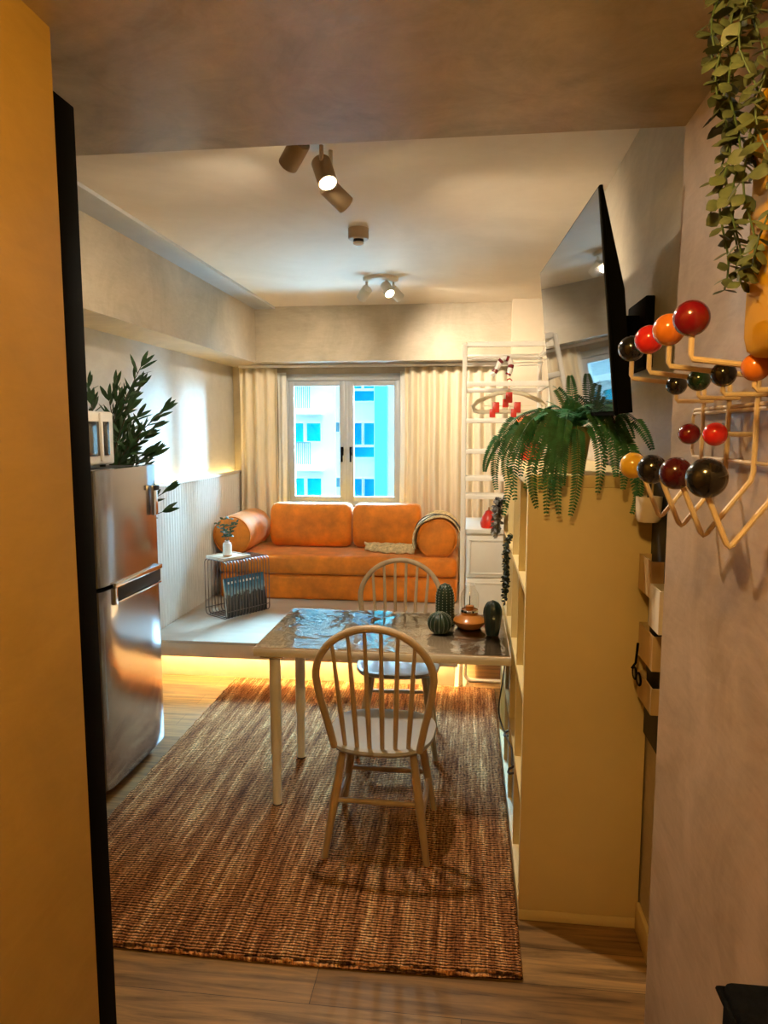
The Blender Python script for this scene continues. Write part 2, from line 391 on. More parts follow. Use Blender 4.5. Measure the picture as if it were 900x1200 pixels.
# ------------------------------------------------------------------ building outside
Y0 = 35.0
def fx(u): return PY(u, 520, Y0).x
def fz(v): return PY(406, v, Y0).z
PITCH = fz(430)-fz(496.1)
bd = thing('apartment_building', 'white and turquoise apartment block seen through the window', 'building', (fx(420), Y0, -14))
BX(-45, 19, Y0, Y0+8, -14, 16).build('wall', 'facade', bd)
BX(fx(440.5), fx(455), Y0-.5, Y0, -14, 16).build('pilaster', 'facade2', bd)
BX(fx(379), fx(394), Y0-.25, Y0, -14, 16).build('rib', 'facade', bd)
for k in range(-3, 6):
    dz = k*PITCH
    if not (-13 < fz(520)+dz < 14): continue
    for (u0, u1, v0, v1, mm) in ((345, 356, 496, 518, 'facwin2'), (360, 376, 496, 517, 'facwin2'), (413, 424, 496, 521, 'facwin'), (427, 438.5, 496, 521, 'facwin'), (413, 438.5, 524, 535.5, 'facwin'),
                              (392, 398, 495, 506, 'facgrey'), (470, 482, 497, 520, 'facwin'), (300, 316, 497, 520, 'facwin2')):
        f = MB(); x0, x1, z0, z1 = fx(u0), fx(u1), fz(v1)+dz, fz(v0)+dz
        f.box(x0-.08, x1+.08, Y0-.06, Y0, z0-.06, z0).box(x0-.08, x1+.08, Y0-.06, Y0, z1, z1+.06).box(x0-.08, x0, Y0-.06, Y0, z0, z1).box(x1, x1+.08, Y0-.06, Y0, z0, z1)
        fo = f.build('window', 'facade', bd, smooth=False)
        BX(x0, x1, Y0-.03, Y0-.005, z0, z1).build('pane', mm, fo, smooth=False)
    # balcony with slab and rail
    s = BX(fx(336), fx(381), Y0-.95, Y0, fz(551)+dz, fz(544)+dz).build('balcony', 'facade', bd, smooth=False)
    r = MB(); zt, zb = fz(519)+dz, fz(544)+dz
    for q in range(15):
        x = fx(337)+(fx(368)-fx(337))*q/14
        r.box(x-.02, x+.02, Y0-.92, Y0-.88, zb, zt)
    r.box(fx(337), fx(368.5), Y0-.94, Y0-.86, zt, zt+.05)
    r.build('railing', 'facgrey', s, smooth=False)

# ------------------------------------------------------------------ platform
pf = thing('raised_platform', 'low raised platform with glowing recessed base carrying the orange daybed', 'platform', (-1.13, 4.4, 0))
PX1 = -.055
BX(XL+.002, PX1, 4.40, YB-.002, .262, .282, bev=.003).build('deck', 'platform', pf)
BX(XL+.002, PX1, 4.40, 4.43, .172, .262, bev=.002).build('fascia', 'fascia', pf)
BX(XL+.002, PX1-.05, 4.53, 4.56, 0, .262).build('recessed_base', 'fascia', pf)
BX(PX1-.05, PX1-.02, 4.53, YB-.01, 0, .262).build('side_panel', 'fascia', pf)
BX(XL+.05, PX1-.08, 4.475, 4.49, .250, .262).build('led_strip', 'led', pf)
BX(PX1-.017, PX1-.004, 4.50, 5.6, .250, .262).build('led_strip', 'led', pf)

# fluted wall panel
fp = thing('fluted_wainscot', 'white fluted wall panel with lit ledge beside the daybed', 'wall panel', (XL, 5, .282))
PFX = -2.13
prof = []
yy = 3.75
pts = []
n = 60
for i in range(n):
    y = 3.75+(6.46-3.75)*i/n; dy = (6.46-3.75)/n
    for t, d in ((0, -.006), (.10, .006), (.3, .017), (.5, .020), (.7, .017), (.90, .006)):
        pts.append((PFX-.018+d, y+dy*t))
pts.append((PFX-.018, 6.46))
MB().loft([[(x, y, z) for (x, y) in pts]+[(PFX-.03, 6.46, z), (PFX-.03, 3.75, z)] for z in (.284, 1.28)]).build('fluted_front', 'panelwhite', fp, ang=30)
BX(PFX-.03, PFX+.008, 3.74, 6.475, 1.28, 1.305, bev=.003).build('ledge_cap', 'white', fp)
BX(PFX-.03, PFX+.004, 6.46, 6.475, .284, 1.28).build('end_trim', 'white', fp)
BX(XL+.002, PFX-.03, 3.75, 6.46, 1.20, 1.24).build('backing', 'white', fp)
BX(XL+.012, PFX-.04, 3.8, 6.42, 1.242, 1.252).build('led_strip', 'led2', fp)

# ------------------------------------------------------------------ curtains
def curtain(x0, x1, label, sheer, name='curtain'):
    t = thing(name, label, 'curtain', ((x0+x1)/2, 6.38, .30), 0, 'beige curtains at the window')
    def sheet(xa, xb, pitch, amp, yc, z0, z1, seed):
        rd = random.Random(seed)
        n = int((xb-xa)/pitch*10); ph = [rd.uniform(.7, 1.2) for _ in range(n+2)]
        rows = []
        for k in range(14):
            z = z1+(z0-z1)*k/13; rw = []
            for i in range(n+1):
                u = i/10; a = amp*ph[int(u) % len(ph)]*(1 if k > 1 else .8)
                x = xa+(xb-xa)*i/n
                sway = .012*math.sin(k*.5+u*.8)*(k/13)
                rw.append((x+sway, yc+a*math.sin(2*PI*u+.25*math.sin(k*.35+u))+.006*math.sin(u*2.3+k), z))
            rows.append(rw)
        m = MB(); m.loft([r for r in rows], closed=False, cap=False); return m
    o = sheet(x0, x1, .098, .036, 6.38, .30, 2.235, len(label)).build('fabric', 'curtain', t, ang=80)
    sm = o.modifiers.new('s', 'SOLIDIFY'); sm.thickness = .004
    o = sheet(sheer[0], sheer[1], .06, .012, 6.44, .30, 2.2, 3).build('sheer_lining', 'sheer', t, ang=80)
    sm = o.modifiers.new('s', 'SOLIDIFY'); sm.thickness = .002
    return t
cx = lambda u: PY(u, 500, 6.38).x
curtain(-2.10, cx(326), 'beige pleated curtain left of the window above the daybed', (cx(324), cx(334)))
curtain(cx(474), cx(603), 'beige pleated curtain right of the window behind the white rack', (cx(468), cx(478)))
b = MB().box(XL+.1, .33, 6.365, 6.395, 2.24, 2.262); tag(b.build('curtain_track', 'white'), 'slim white curtain track under the beam above the window', 'curtain track')

# ------------------------------------------------------------------ daybed
SX0, SX1, SY0, SY1 = -2.06, -.085, 5.60, 6.32
sf = thing('daybed', 'orange velvet daybed of two stacked mattresses under the window', 'sofa', ((SX0+SX1)/2, SY0, .282))
zs, zt = PY(390, 675, SY0).z, PY(390, 652, SY0).z
BX(SX0, SX1, SY0+.01, SY1, .284, zs-.003, bev=.03, seg=4).build('lower_mattress', 'velvet', sf)
BX(SX0, SX1, SY0, SY1, zs+.002, zt, bev=.04, seg=5).build('upper_mattress', 'velvet', sf)
def bolster(x, r, y0, y1, label, zc):
    t = thing('bolster', label, 'cushion', (x, y0, zt), 0, 'round orange bolsters')
    prof = []
    m = MB(); rings = []
    for (y, f) in ((y0, .80), (y0+.012, .93), (y0+.035, 1), (y0+.2, 1.01), (y1-.2, 1.01), (y1-.03, 1), (y1-.01, .92), (y1, .80)):
        ring = []
        for j in range(40):
            a = 2*PI*j/40; rr = r*f
            zz = math.sin(a)*rr
            if zz < -r*.88*f: zz = -r*.88*f
            ring.append((x+math.cos(a)*rr, y, zt+.001+r*.88*1.01+zz))
        rings.append(ring)
    m.loft(rings); m.build('cover', 'velvet', t)
    p = MB(); p.tube([(x+math.cos(2*PI*j/40)*r*.955, y0+.012, max(zt+.004, zt+r*.89+math.sin(2*PI*j/40)*r*.955)) for j in range(40)], .005, 6, True)
    p.build('piping', 'velvet', t)
bolster(PY(271, 622, 5.64).x, .165, 5.64, 6.30, 'fat orange bolster at the left end of the daybed', 0)
bolster(PY(512, 622, 5.64).x, .165, 5.64, 6.30, 'fat orange bolster at the right end under the throw blanket', 0)
def backcush(x0, x1, label):
    zt2 = PY(360, 589, 6.1).z
    t = thing('back_cushion', label, 'cushion', ((x0+x1)/2, 6.1, zt), 0, 'orange back cushions on the daybed')
    m = MB(); rings = []
    for (x, f) in ((x0, .78), (x0+.015, .92), (x0+.05, 1), (x1-.05, 1), (x1-.015, .92), (x1, .78)):
        ring = []
        for j in range(36):
            a = 2*PI*j/36
            ca, sa = math.cos(a), math.sin(a)
            e = .55
            yy = 6.10+.115*f*math.copysign(abs(ca)**e, ca); zz = (zt+zt2)/2+.002+(zt2-zt)/2*f*math.copysign(abs(sa)**e, sa)
            ring.append((x, yy+.05*(zz-zt), zz))
        rings.append(ring)
    m.loft(rings); m.build('cover', 'velvet', t)
backcush(PY(318, 610, 6.05).x+.0, PY(412, 610, 6.05).x, 'long orange back cushion next to the left bolster')
backcush(PY(414, 610, 6.05).x, PY(493, 610, 6.05).x, 'long orange back cushion partly behind the right bolster')
# throw blanket: drapes over the right bolster and spills on the seat
tb = thing('throw_blanket', 'dark striped tan throw blanket draped over the right bolster', 'blanket', (-.5, 5.8, zt))
bxc, br = PY(512, 622, 5.64).x, .165
rows = []
for q in range(13):
    y = 5.60+.38*q/12; rw = []
    for i in range(22):
        a = PI*1.12-(PI*1.02)*i/21
        rr = br*1.01+.024+.007*math.sin(q*1.3+i*.4)
        rw.append((bxc+math.cos(a)*rr, y-.10*(1-i/21)+.02*math.sin(i*.5)+.09, max(zt+.012, zt+br*.88+math.sin(a)*rr)))
    rows.append(rw)
o = MB().loft(rows, closed=False, cap=False).build('drape', 'blanket', tb, ang=80)
o.modifiers.new('s', 'SOLIDIFY').thickness = .010
st = MB()
for q in (1, 4):
    st.tube([V(p)+V((0, -.0, .008)) for p in rows[q]], .004, 6)
st.build('stripe', 'stripe', tb)
rows = []
for q in range(15):
    s = q/14; rw = []
    cxp = V(PZ(428, 642, zt+.02)).lerp(V((bxc-br-.03, 5.88, zt)), s); 
    wd = .05+.09*math.sin(s*PI*.8)
    for i in range(9):
        t2 = i/8-.5
        rw.append((cxp.x+.01*math.sin(i), cxp.y+wd*2*t2, zt+.012+.055*(1-4*t2*t2)+.008*math.sin(q*1.7+i*1.9)))
    rows.append(rw)
o = MB().loft(rows, closed=False, cap=False).build('knitted_end', 'blanket', tb, ang=80)
o.modifiers.new('s', 'SOLIDIFY').thickness = .012

# ------------------------------------------------------------------ wire side table, tray, vase, magazine
A = PZ(267, 727, .284); Bp = PZ(316, 715, .284); Dp = PZ(244, 717, .284)
ux = (Bp-A).normalized(); ln = (Bp-A).length; uy = V((-ux.y, ux.x, 0)); dp = .27
ztop = .715
wt = thing('wire_side_table', 'dark bent wire side table standing on the platform by the daybed', 'side table', (A+ux*ln/2+uy*dp/2))
def WT(x, y, z): return A+ux*x+uy*y+V((0, 0, z-.284))
wm = MB()
rr = .035
nl = 15
for i in range(nl):
    x = ln*i/(nl-1); L = []
    for (cy, cz, a0) in ((rr, .288+rr, 180), (dp-rr, .288+rr, 270), (dp-rr, ztop-rr, 0), (rr, ztop-rr, 90)):
        for k in range(5):
            a = math.radians(a0+90*k/4); L.append(WT(x, cy+math.cos(a)*rr, cz+math.sin(a)*rr))
    wm.tube(L, .0032, 6, True)
wm.build('wire_loops', 'wire', wt)
cb = MB()
for (y, z) in ((0.006, .34), (dp-.006, .34), (.05, ztop-.007), (dp-.05, ztop-.007), (.05, .297), (dp-.05, .297)):
    cb.tube([WT(0, y, z), WT(ln, y, z)], .0034, 6)
cb.build('cross_bar', 'wire', wt)
ty = thing('tray', 'small beige square tray under the white vase', 'tray', WT(.12, .15, ztop+.004))
m = MB(); mt = Matrix.Translation(WT(.125, .145, ztop+.004)) @ Matrix.Rotation(math.atan2(ux.y, ux.x), 4, 'Z')
m.box(-.125, .125, -.11, .11, 0, .012, bev=.003, mtx=mt); m.build('board', 'marble', ty)
m = MB()
for (a, c, d, e) in ((-.125, .125, -.11, -.102), (-.125, .125, .102, .11), (-.125, -.117, -.11, .11), (.117, .125, -.11, .11)): m.box(a, c, d, e, .0122, .02, mtx=mt)
m.build('rim', 'marble', ty, smooth=False)
vp = WT(.115, .14, ztop+.0165); H = .115
vs = thing('bud_vase', 'small white ceramic bud vase with a ring on the tray', 'vase', vp)
MB().lathe([(0, 0), (.030, 0), (.033, .01), (.033, .085), (.028, .102), (.018, .107), (.018, .118), (.015, .118), (.015, .03), (0, .03)], vp, 24).build('body', 'ceramic', vs)
MB().lathe([(.0333, .004), (.0343, .008), (.0333, .012)], vp, 24).build('foot_ring', 'amber', vs)
sp = thing('leafy_sprig', 'small green leafy sprig standing in the white bud vase', 'plant', vp+V((0, 0, .035)))
stm = MB(); lf = MB()
rd = random.Random(5)
for k in range(6):
    a = k*1.05+.4; d = V((math.cos(a)*.085, math.sin(a)*.04, .15+.03*math.sin(k*2.)))
    base = vp+V((0, 0, .05)); top = base+V((0, 0, .07))+d*.9
    P = bez(base, base+V((0, 0, .085)), base+V((d.x*.3, d.y*.3, .12)), top, 6)
    stm.tube(P, .0015, 5)
    for q in range(3, 7):
        for s in (-1, 1):
            lf.leaf(P[q], V((s*.6+rd.uniform(-.3, .3), rd.uniform(-.6, .6), rd.uniform(0, .6))), V((rd.uniform(-.4, .4), -.6, .7)), .036, .02)
stm.build('stem', 'fernstem', sp); lf.build('leaves', 'leaf', sp)
mg = thing('magazine', 'blue covered magazine with dark skyline leaning inside the wire table', 'magazine', WT(ln*.5, .03, .30))
tl = math.radians(7)
mt = Matrix.Translation(WT(ln*.5-.0, .016, .296)) @ Matrix.Rotation(math.atan2(ux.y, ux.x), 4, 'Z') @ Matrix.Rotation(-tl, 4, 'X')
w2 = ln*.5-.012
m = MB(); m.box(-w2, w2, .0035, .0135, .003, .287, mtx=mt); m.build('pages', 'ceramic', mg, smooth=False)
m = MB(); m.box(-w2-.002, w2+.002, .001, .003, 0, .29, mtx=mt); m.build('cover', 'cover', mg, smooth=False)
m = MB(); m.box(-w2-.002, w2+.002, .014, .016, 0, .29, mtx=mt); m.build('back_cover', 'stripe', mg, smooth=False)
m = MB()
for i in range(9): m.box(-w2+.03+.034*i, -w2+.045+.034*i, .0, .0009, .245, .262, mtx=mt)
m.build('title_print', 'ceramic', mg, smooth=False)

# ------------------------------------------------------------------ fridge
FX, FY0, FY1, FH = -1.57, 2.85, 3.46, 1.50
fr = thing('refrigerator', 'silver two-door refrigerator standing against the left wall', 'refrigerator', (-1.87, 3.15, 0))
BX(-2.18, -1.655, FY0, FY1, .04, FH-.005, bev=.008).build('body', 'fridge_side', fr)
BX(-1.655, -1.64, FY0+.01, FY1-.01, .06, FH-.02).build('door_gasket', 'gasket', fr)
sz = PX(122, 692, FX).z
def fdoor(z0, z1, name):
    m = MB(); rings = []
    ys = [FY0, FY0+.004, FY0+.03, FY0+.15, (FY0+FY1)/2, FY1-.15, FY1-.03, FY1-.004, FY1]
    xs = [0, .026, .036, .042, .045, .042, .036, .026, 0]
    ring = [(-1.64+.02+x, y) for x, y in zip(xs, ys)]
    prof = [(-1.64, FY0)]+ring+[(-1.64, FY1)]
    m.loft([[(x, y, z) for x, y in prof] for z in (z0, z1)])
    return m.build(name, 'steel', fr, ang=30)
d1 = fdoor(sz+.008, FH, 'freezer_door'); d2 = fdoor(.06, sz-.012, 'main_door')
# recessed grip with dark pocket between the doors
hm = MB(); hm.box(-1.60, -1.57, FY0+.12, FY1-.03, sz-.075, sz-.013, bev=.004); hm.build('handle_pocket', 'gasket', d2)
hm = MB(); hm.box(-1.585, -1.563, FY0+.10, FY1-.02, sz-.012, sz+.012, bev=.004); hm.build('handle', 'chrome', d1)
hm = MB(); hm.box(-1.59, -1.566, FY0+.10, FY0+.125, sz-.09, sz-.012, bev=.004).box(-1.59, -1.566, FY0+.12, FY1-.03, sz-.085, sz-.076, bev=.003); hm.build('handle', 'chrome', d2)
for y in (FY0+.05, FY1-.05):
    MB().cyl((-1.72, y, 0), (-1.72, y, .045), .022, n=14).build('foot', 'gasket', fr); MB().cyl((-2.1, y, 0), (-2.1, y, .045), .022, n=14).build('foot', 'gasket', fr)
BX(-1.67, -1.62, FY0+.02, FY0+.07, .045, .062, bev=.003).build('hinge', 'chrome', fr)
hk = thing('magnetic_opener', 'shiny chrome and blue clip on the upper fridge door', 'clip', (-1.55, FY1-.06, 1.38))
hx = FX-.008
BX(hx, hx+.02, FY1-.10, FY1-.055, 1.25, 1.40, bev=.005).build('plate', 'chrome', hk)
BX(hx+.0205, hx+.03, FY1-.10, FY1-.055, 1.375, 1.40, bev=.004).build('cap', 'gasket', hk)

# oven on the fridge
ov = thing('countertop_oven', 'small cream countertop oven on top of the refrigerator', 'oven', (-1.9, 3.0, FH))
OX = -1.70
BX(-2.10, OX, 2.87, PX(134, 520, OX).y, FH+.012, PX(118, 482, OX).z, bev=.012, seg=3).build('body', 'white', ov)
oz0, oz1 = PX(118, 534, OX).z, PX(118, 494, OX).z
BX(OX+.001, OX+.006, 2.86, PX(115, 510, OX).y, oz0, oz1, bev=.002).build('glass_strip', 'darkglass', ov)
BX(OX+.001, OX+.006, PX(119.5, 510, OX).y, PX(127, 510, OX).y, oz0, oz1, bev=.002).build('glass_strip', 'darkglass', ov)
BX(OX+.001, OX+.012, PX(116.2, 510, OX).y, PX(118.6, 510, OX).y, FH+.03, PX(118, 484, OX).z, bev=.003).build('handle', 'white', ov)
for x in (-2.06, OX-.04):
    for y in (2.90, PX(131, 520, OX).y-.02): MB().cyl((x, y, FH), (x, y, FH+.014), .014, n=12).build('foot', 'gasket', ov)

# olive tree behind the fridge
TY = 3.70
tr = thing('olive_tree', 'dark green artificial olive tree behind the refrigerator', 'plant', (-1.88, TY, 0))
tx = -1.97
MB().lathe([(0, 0), (.09, 0), (.11, .05), (.12, .30), (.108, .30), (.10, .27), (0, .27)], (tx, TY, 0), 28).build('pot', 'terra', tr)
MB().tube([(tx, TY, .26), (tx+.02, TY, .8), (tx-.01, TY, 1.3), (tx+.03, TY, 1.62)], [.018, .015, .013, .01], 8).build('trunk', 'bark', tr)
br_, lv = MB(), MB(); rd = random.Random(11)
def olive(base, tip, nleaf, L=.10):
    base, tip = V(base), V(tip); mid = (base+tip)/2+V((rd.uniform(-.03, .03), rd.uniform(-.05, .05), .03))
    P = bez(base, mid, mid, tip, 10); P = [V((max(XL+.03, q.x), q.y, q.z)) for q in P]; br_.tube(P, [.006-.0004*i for i in range(11)], 5)
    d = (tip-mid).normalized()
    for i in range(nleaf):
        t = .25+.75*i/nleaf; p = P[int(t*10)].lerp(P[min(10, int(t*10)+1)], (t*10) % 1)
        side = V((rd.uniform(-1, 1), rd.uniform(-1, 1), rd.uniform(-.5, .8)))
        lv.leaf(p, d*.75+side*.9, V((rd.uniform(-1, 1), -1, rd.uniform(-.2, 1))), L*rd.uniform(.7, 1.15), L*.19, .1)
    for s in range(3): lv.leaf(tip, d+V((rd.uniform(-.5, .5), rd.uniform(-.5, .5), rd.uniform(-.3, .5))), V((0, -1, .4)), L, L*.25, .1)
root = (tx+.02, TY, 1.45)
for (u, v, dy, nl_, b0) in ((165, 430, 0, 20, 1.6), (163, 455, .05, 14, 1.55), (135, 455, -.05, 16, 1.6), (140, 470, 0, 14, 1.55), (128, 470, .1, 10, 1.5), (190, 483, 0, 16, 1.45), (178, 502, -.05, 8, 1.45),
                        (104, 455, .1, 16, 1.5), (108, 475, 0, 10, 1.5), (150, 482, -.1, 18, 1.4), (160, 490, .1, 18, 1.4), (142, 505, 0, 18, 1.4), (168, 515, 0, 20, 1.35), (150, 528, -.05, 20, 1.3), (165, 535, .05, 16, 1.3), (175, 530, 0, 12, 1.3),
                        (140, 538, 0, 16, 1.3), (180, 535, 0, 8, 1.25), (195, 576, .0, 12, 1.1), (150, 470, .05, 14, 1.5), (190, 600, 0, 6, 1.05), (155, 515, 0, 18, 1.35)):
    tp = PY(u, v, TY+dy); tp.x = max(tp.x, XL+.05); dd = abs(tp.x-tx); olive((tx+.02*(tp.x-tx), TY, max(.9, min(b0, tp.z-.10-.25*dd))), tp, nl_)
for v_ in lv.bm.verts: v_.co.x = max(v_.co.x, XL+.012)
br_.build('branch', 'bark', tr); o = lv.build('foliage', 'leaf', tr)

# ------------------------------------------------------------------ rug
RX0, RX1, RY0, RY1 = -1.535, .178, 2.025, 4.46
rg = thing('jute_rug', 'large brown woven jute rug under the table and chairs', 'rug', (-.68, 3.2, 0))
rows = []
nx_, ny_ = 90, 120
def rugz(x, y): return .012+.0012*math.sin(x*31+y*3)+.0012*math.sin(y*47+x*2)+.004*max(0, math.sin(x*3.1+.6))*math.exp(-((y-RY0)/.05)**2)
rows = [[(RX0+(RX1-RX0)*i/nx_+(.004*math.sin(j*1.1) if i in (0, nx_) else 0)+(.02*(1-j/ny_) if i < 4 else 0), RY0+(RY1-RY0)*j/ny_+(.004*math.sin(i*.7) if j in (0, ny_) else 0)-.02*math.sin(i/nx_*PI)*(1 if j == 0 else 0), rugz(RX0+(RX1-RX0)*i/nx_, RY0+(RY1-RY0)*j/ny_)) for i in range(nx_+1)] for j in range(ny_+1)]
o = MB().loft(rows, closed=False, cap=False).build('weave', 'rug', rg, ang=80)
sm = o.modifiers.new('s', 'SOLIDIFY'); sm.thickness = .010; sm.offset = -1
e = MB()
per = [(RX0+.02+(RX1-RX0-.02)*i/80, RY0-.02*math.sin(i/80*PI)) for i in range(81)]+[(RX1, RY0+(RY1-RY0)*i/80) for i in range(1, 81)]+[(RX1+(RX0-RX1)*i/60, RY1) for i in range(1, 61)]+[(RX0+.02*i/80, RY1+(RY0-RY1)*i/80) for i in range(1, 80)]
e.tube([(x, y, .009+.0015*math.sin(k*1.7)+.004*max(0, math.sin(x*3.1+.6))*math.exp(-((y-RY0)/.05)**2)) for k, (x, y) in enumerate(per)], .008, 6, True)
e.build('braided_edge', 'rug', rg)
RZ = .0145

# ------------------------------------------------------------------ dining table
TX0, TX1, TY0, TY1, TZ0, TZ1 = -.905, .183, 2.85, 3.52, .713, .752
tbl = thing('dining_table', 'pale rectangular table with white tube legs beside the bookcase', 'table', (-.36, 3.15, 0))
BX(TX0, TX1, TY0, TY1, TZ0, TZ1-.003, bev=.002).build('edge_board', 'tableedge', tbl)
BX(TX0+.004, TX1-.004, TY0+.004, TY1-.004, TZ1-.0028, TZ1).build('tabletop', 'tabletop', tbl)
for (x, y) in ((-.825, TY0+.055), (-.825, 3.36)):
    m = MB(); m.lathe([(0, RZ), (.020, RZ), (.020, .26), (.0245, .263), (.0245, TZ0-.002), (0, TZ0-.002)], (x, y, 0), 20)
    lg = m.build('leg', 'white_metal', tbl)
    MB().lathe([(.0205, RZ), (.0215, RZ+.012), (.0205, RZ+.014)], (x, y, 0), 20).build('foot_cap', 'gasket', lg)
    MB().box(x-.05, x+.05, y-.05, y+.05, TZ0-.006, TZ0-.001).build('mounting_plate', 'chrome', lg)
# clear vinyl sheet with ripples
rows = []
for j in range(41):
    y = TY0+.003+(TY1-TY0-.006)*j/40; rw = []
    for i in range(61):
        x = TX0+.006+(TX1-TX0-.012)*i/60
        rw.append((x, y, TZ1+.0035+.0012*math.sin(x*19+y*7+2*math.sin(y*5))+.0010*math.sin(y*23-x*9)))
    rows.append(rw)
o = MB().loft(rows, closed=False, cap=False).build('table_protector', 'vinyl', ang=80)
tag(o, 'clear rippled plastic sheet covering the pale table top', 'table cover')
TT = TZ1+.0062

# ------------------------------------------------------------------ windsor chairs
def make_chair(label, loc, rz):
    t = thing('spindle_chair', label, 'chair', loc, rz, 'whitewashed spindle-back chairs')
    # local frame: the sitter faces +Y, back at -Y, origin on the floor under the seat centre
    SZ = .452
    def outline(f, dz):
        pts = []
        for j in range(48):
            a = 2*PI*j/48; c, s = math.cos(a), math.sin(a); ee = .72
            x = .215*math.copysign(abs(c)**ee, c); y = .215*math.copysign(abs(s)**ee, s)
            x *= 1+.06*(y/.215)
            pts.append((x*f, y*f, dz))
        return pts
    m = MB(); m.loft([outline(.86, SZ-.034), outline(.96, SZ-.026), outline(1, SZ-.014), outline(.99, SZ-.003), outline(.95, SZ), outline(.86, SZ-.001), outline(.6, SZ-.009), outline(.25, SZ-.012)])
    m.build('seat', 'seatwood', t, local=True)
    def back(x, z):  # point on the leaning plane of the back
        return V((x, -.165-(z-SZ)*.20, z))
    bow = []
    hb, wb = .955-SZ, .222
    P = [(-.165, 0), (-.185, .10), (-.212, .22), (-.222, .30)]
    for (x, z) in P: bow.append(back(x, SZ-.012+z))
    for k in range(1, 24):
        a = PI-PI*k/24
        bow.append(back(math.cos(a)*wb, SZ+.288+math.sin(a)*(hb-.288-.012)))
    for (x, z) in P[::-1]: bow.append(back(-x, SZ-.012+z))
    MB().tube(bow, .0145, 10).build('bow', 'chairwood', t, local=True)
    for i in range(6):
        u = (i-2.5)/2.5; xb, xt = u*.122, u*.155
        # top where the bow is met
        c = min(.98, abs(xt)/wb); zt_ = SZ+.288+math.sqrt(1-c*c)*(hb-.30)
        yb = .018*(1-u*u)
        b0, b1 = back(xb, SZ-.01)+V((0, -yb, 0)), back(xt, zt_)
        MB().tube([b0, b0.lerp(b1, .35), b0.lerp(b1, .7), b1], [.0085, .0105, .008, .007], 8).build('spindle', 'chairwood', t, local=True)
    legs = {}
    for sx in (-1, 1):
        for sy in (-1, 1):
            top = V((sx*.135, sy*.125, SZ-.02)); bot = V((sx*.20, sy*.205, 0))
            lg = MB().tube([top, top.lerp(bot, .45), bot], [.014, .0185, .0125], 12).build('leg', 'chairwood', t, local=True)
            legs[(sx, sy)] = (top, bot)
    at = lambda k, f: legs[k][0].lerp(legs[k][1], f)
    for sy in (-1, 1):
        a, b2 = at((-1, sy), .48 if sy < 0 else .55), at((1, sy), .48 if sy < 0 else .55)
        MB().tube([a, a.lerp(b2, .5), b2], [.009, .012, .009], 10).build('stretcher', 'chairwood', t, local=True)
    for sx in (-1, 1):
        a, b2 = at((sx, -1), .62), at((sx, 1), .62)
        MB().tube([a, a.lerp(b2, .5), b2], [.009, .012, .009], 10).build('stretcher', 'chairwood', t, local=True)
    return t
ch1 = make_chair('whitewashed spindle chair in front of the table, back to the viewer', (-.335, 2.745, RZ-.001), math.radians(-1))
dup(ch1, (-.355, 3.60, RZ-.001), PI+math.radians(3), 'whitewashed spindle chair behind the table, facing the viewer')

# ------------------------------------------------------------------ things on the table
def cactus(x, y, r, h, label, m, ribs, spine, waist=1.0):
    c = V((x, y, TT)); t = thing('cactus_figure', label, 'cactus figure', c, 0, 'dark cactus figures on the table')
    prof = []
    for k in range(17):
        s = k/16
        rr = r*(waist+(1-waist)*min(1, s*1.6))*math.sqrt(max(0, 1-max(0, (s-.62)/.38)**2)) if h > 2.2*r else r*math.sin(PI*(.16+.84*s))
        ph = PI*(.16+.84*s)
        prof.append((max(rr, 0), h*s if h > 2.2*r else h*(math.cos(.16*PI)-math.cos(ph))/(math.cos(.16*PI)+1)))
    prof[-1] = (0, h)
    MB().lathe([(0, 0)]+prof, c, ribs*4, rib=lambda j: -.09*(1-math.cos(2*PI*j/4))/2).build('body', m, t, ang=60)
    if spine:
        s = MB()
        for i in range(ribs):
            a = 2*PI*i/ribs
            for k in range(1, 16):
                rr, z = prof[k]
                if rr < .004: continue
                s.sphere(c+V((math.cos(a)*rr*1.01, math.sin(a)*rr*1.01, z)), .0021*spine, 5, 4)
        s.build('spines', 'spine', t)['kind'] = 'stuff'
    else:
        s = MB()
        for i in range(ribs):
            a = 2*PI*i/ribs
            s.tube([c+V((math.cos(a)*rr*1.005, math.sin(a)*rr*1.005, z)) for rr, z in prof[1:-1]], .0011, 4)
        s.build('rib_lines', 'cactus', t)
q = PZ(521, 734, TT); cactus(q.x, q.y+.02, .044, .205, 'tall dark green cactus figure dotted with pale spines', 'cactus', 14, 1.0)
q = PZ(515, 742, TT); cactus(q.x, q.y+.012, .056, .096, 'round squat dark cactus figure in front of the tall one', 'cactus', 16, .8)
q = PZ(577, 745, TT); cactus(q.x, q.y+.015, .041, .160, 'dark club-shaped cactus figure at the right end of table', 'cactus_dark', 10, 0, .68)
q = PZ(550, 738, TT); lc = V((q.x, q.y+.045, TT))
ln_ = thing('oil_lantern', 'amber squat lantern with clear glass chimney on the table', 'lantern', lc)
MB().lathe([(0, 0), (.052, 0), (.073, .022), (.076, .034), (.070, .044), (.040, .062), (.038, .082), (0, .082)], lc, 36).build('base', 'amber', ln_)
MB().lathe([(.0385, .074), (.041, .076), (.041, .084), (.0385, .086)], lc, 30).build('collar', 'chrome', ln_)
MB().lathe([(.018, .083), (.020, .09), (.020, .103), (.010, .106), (0, .106)], lc, 20).build('burner', 'amber', ln_)
MB().cyl(lc+V((0, 0, .105)), lc+V((0, 0, .15)), .002, n=8).build('wick', 'cable', ln_)
gl = [(.036, .084), (.042, .10), (.043, .14), (.041, .16), (.026, .185), (.022, .205)]
MB().lathe(gl, lc, 32).build('glass_chimney', 'glass', ln_, ang=80)
MB().tube([lc+V((.022*math.cos(PI*k/12), .022*math.sin(PI*k/12), .205)) for k in range(24)], .0013, 6, True).build('glass_rim', 'ceramic', ln_)

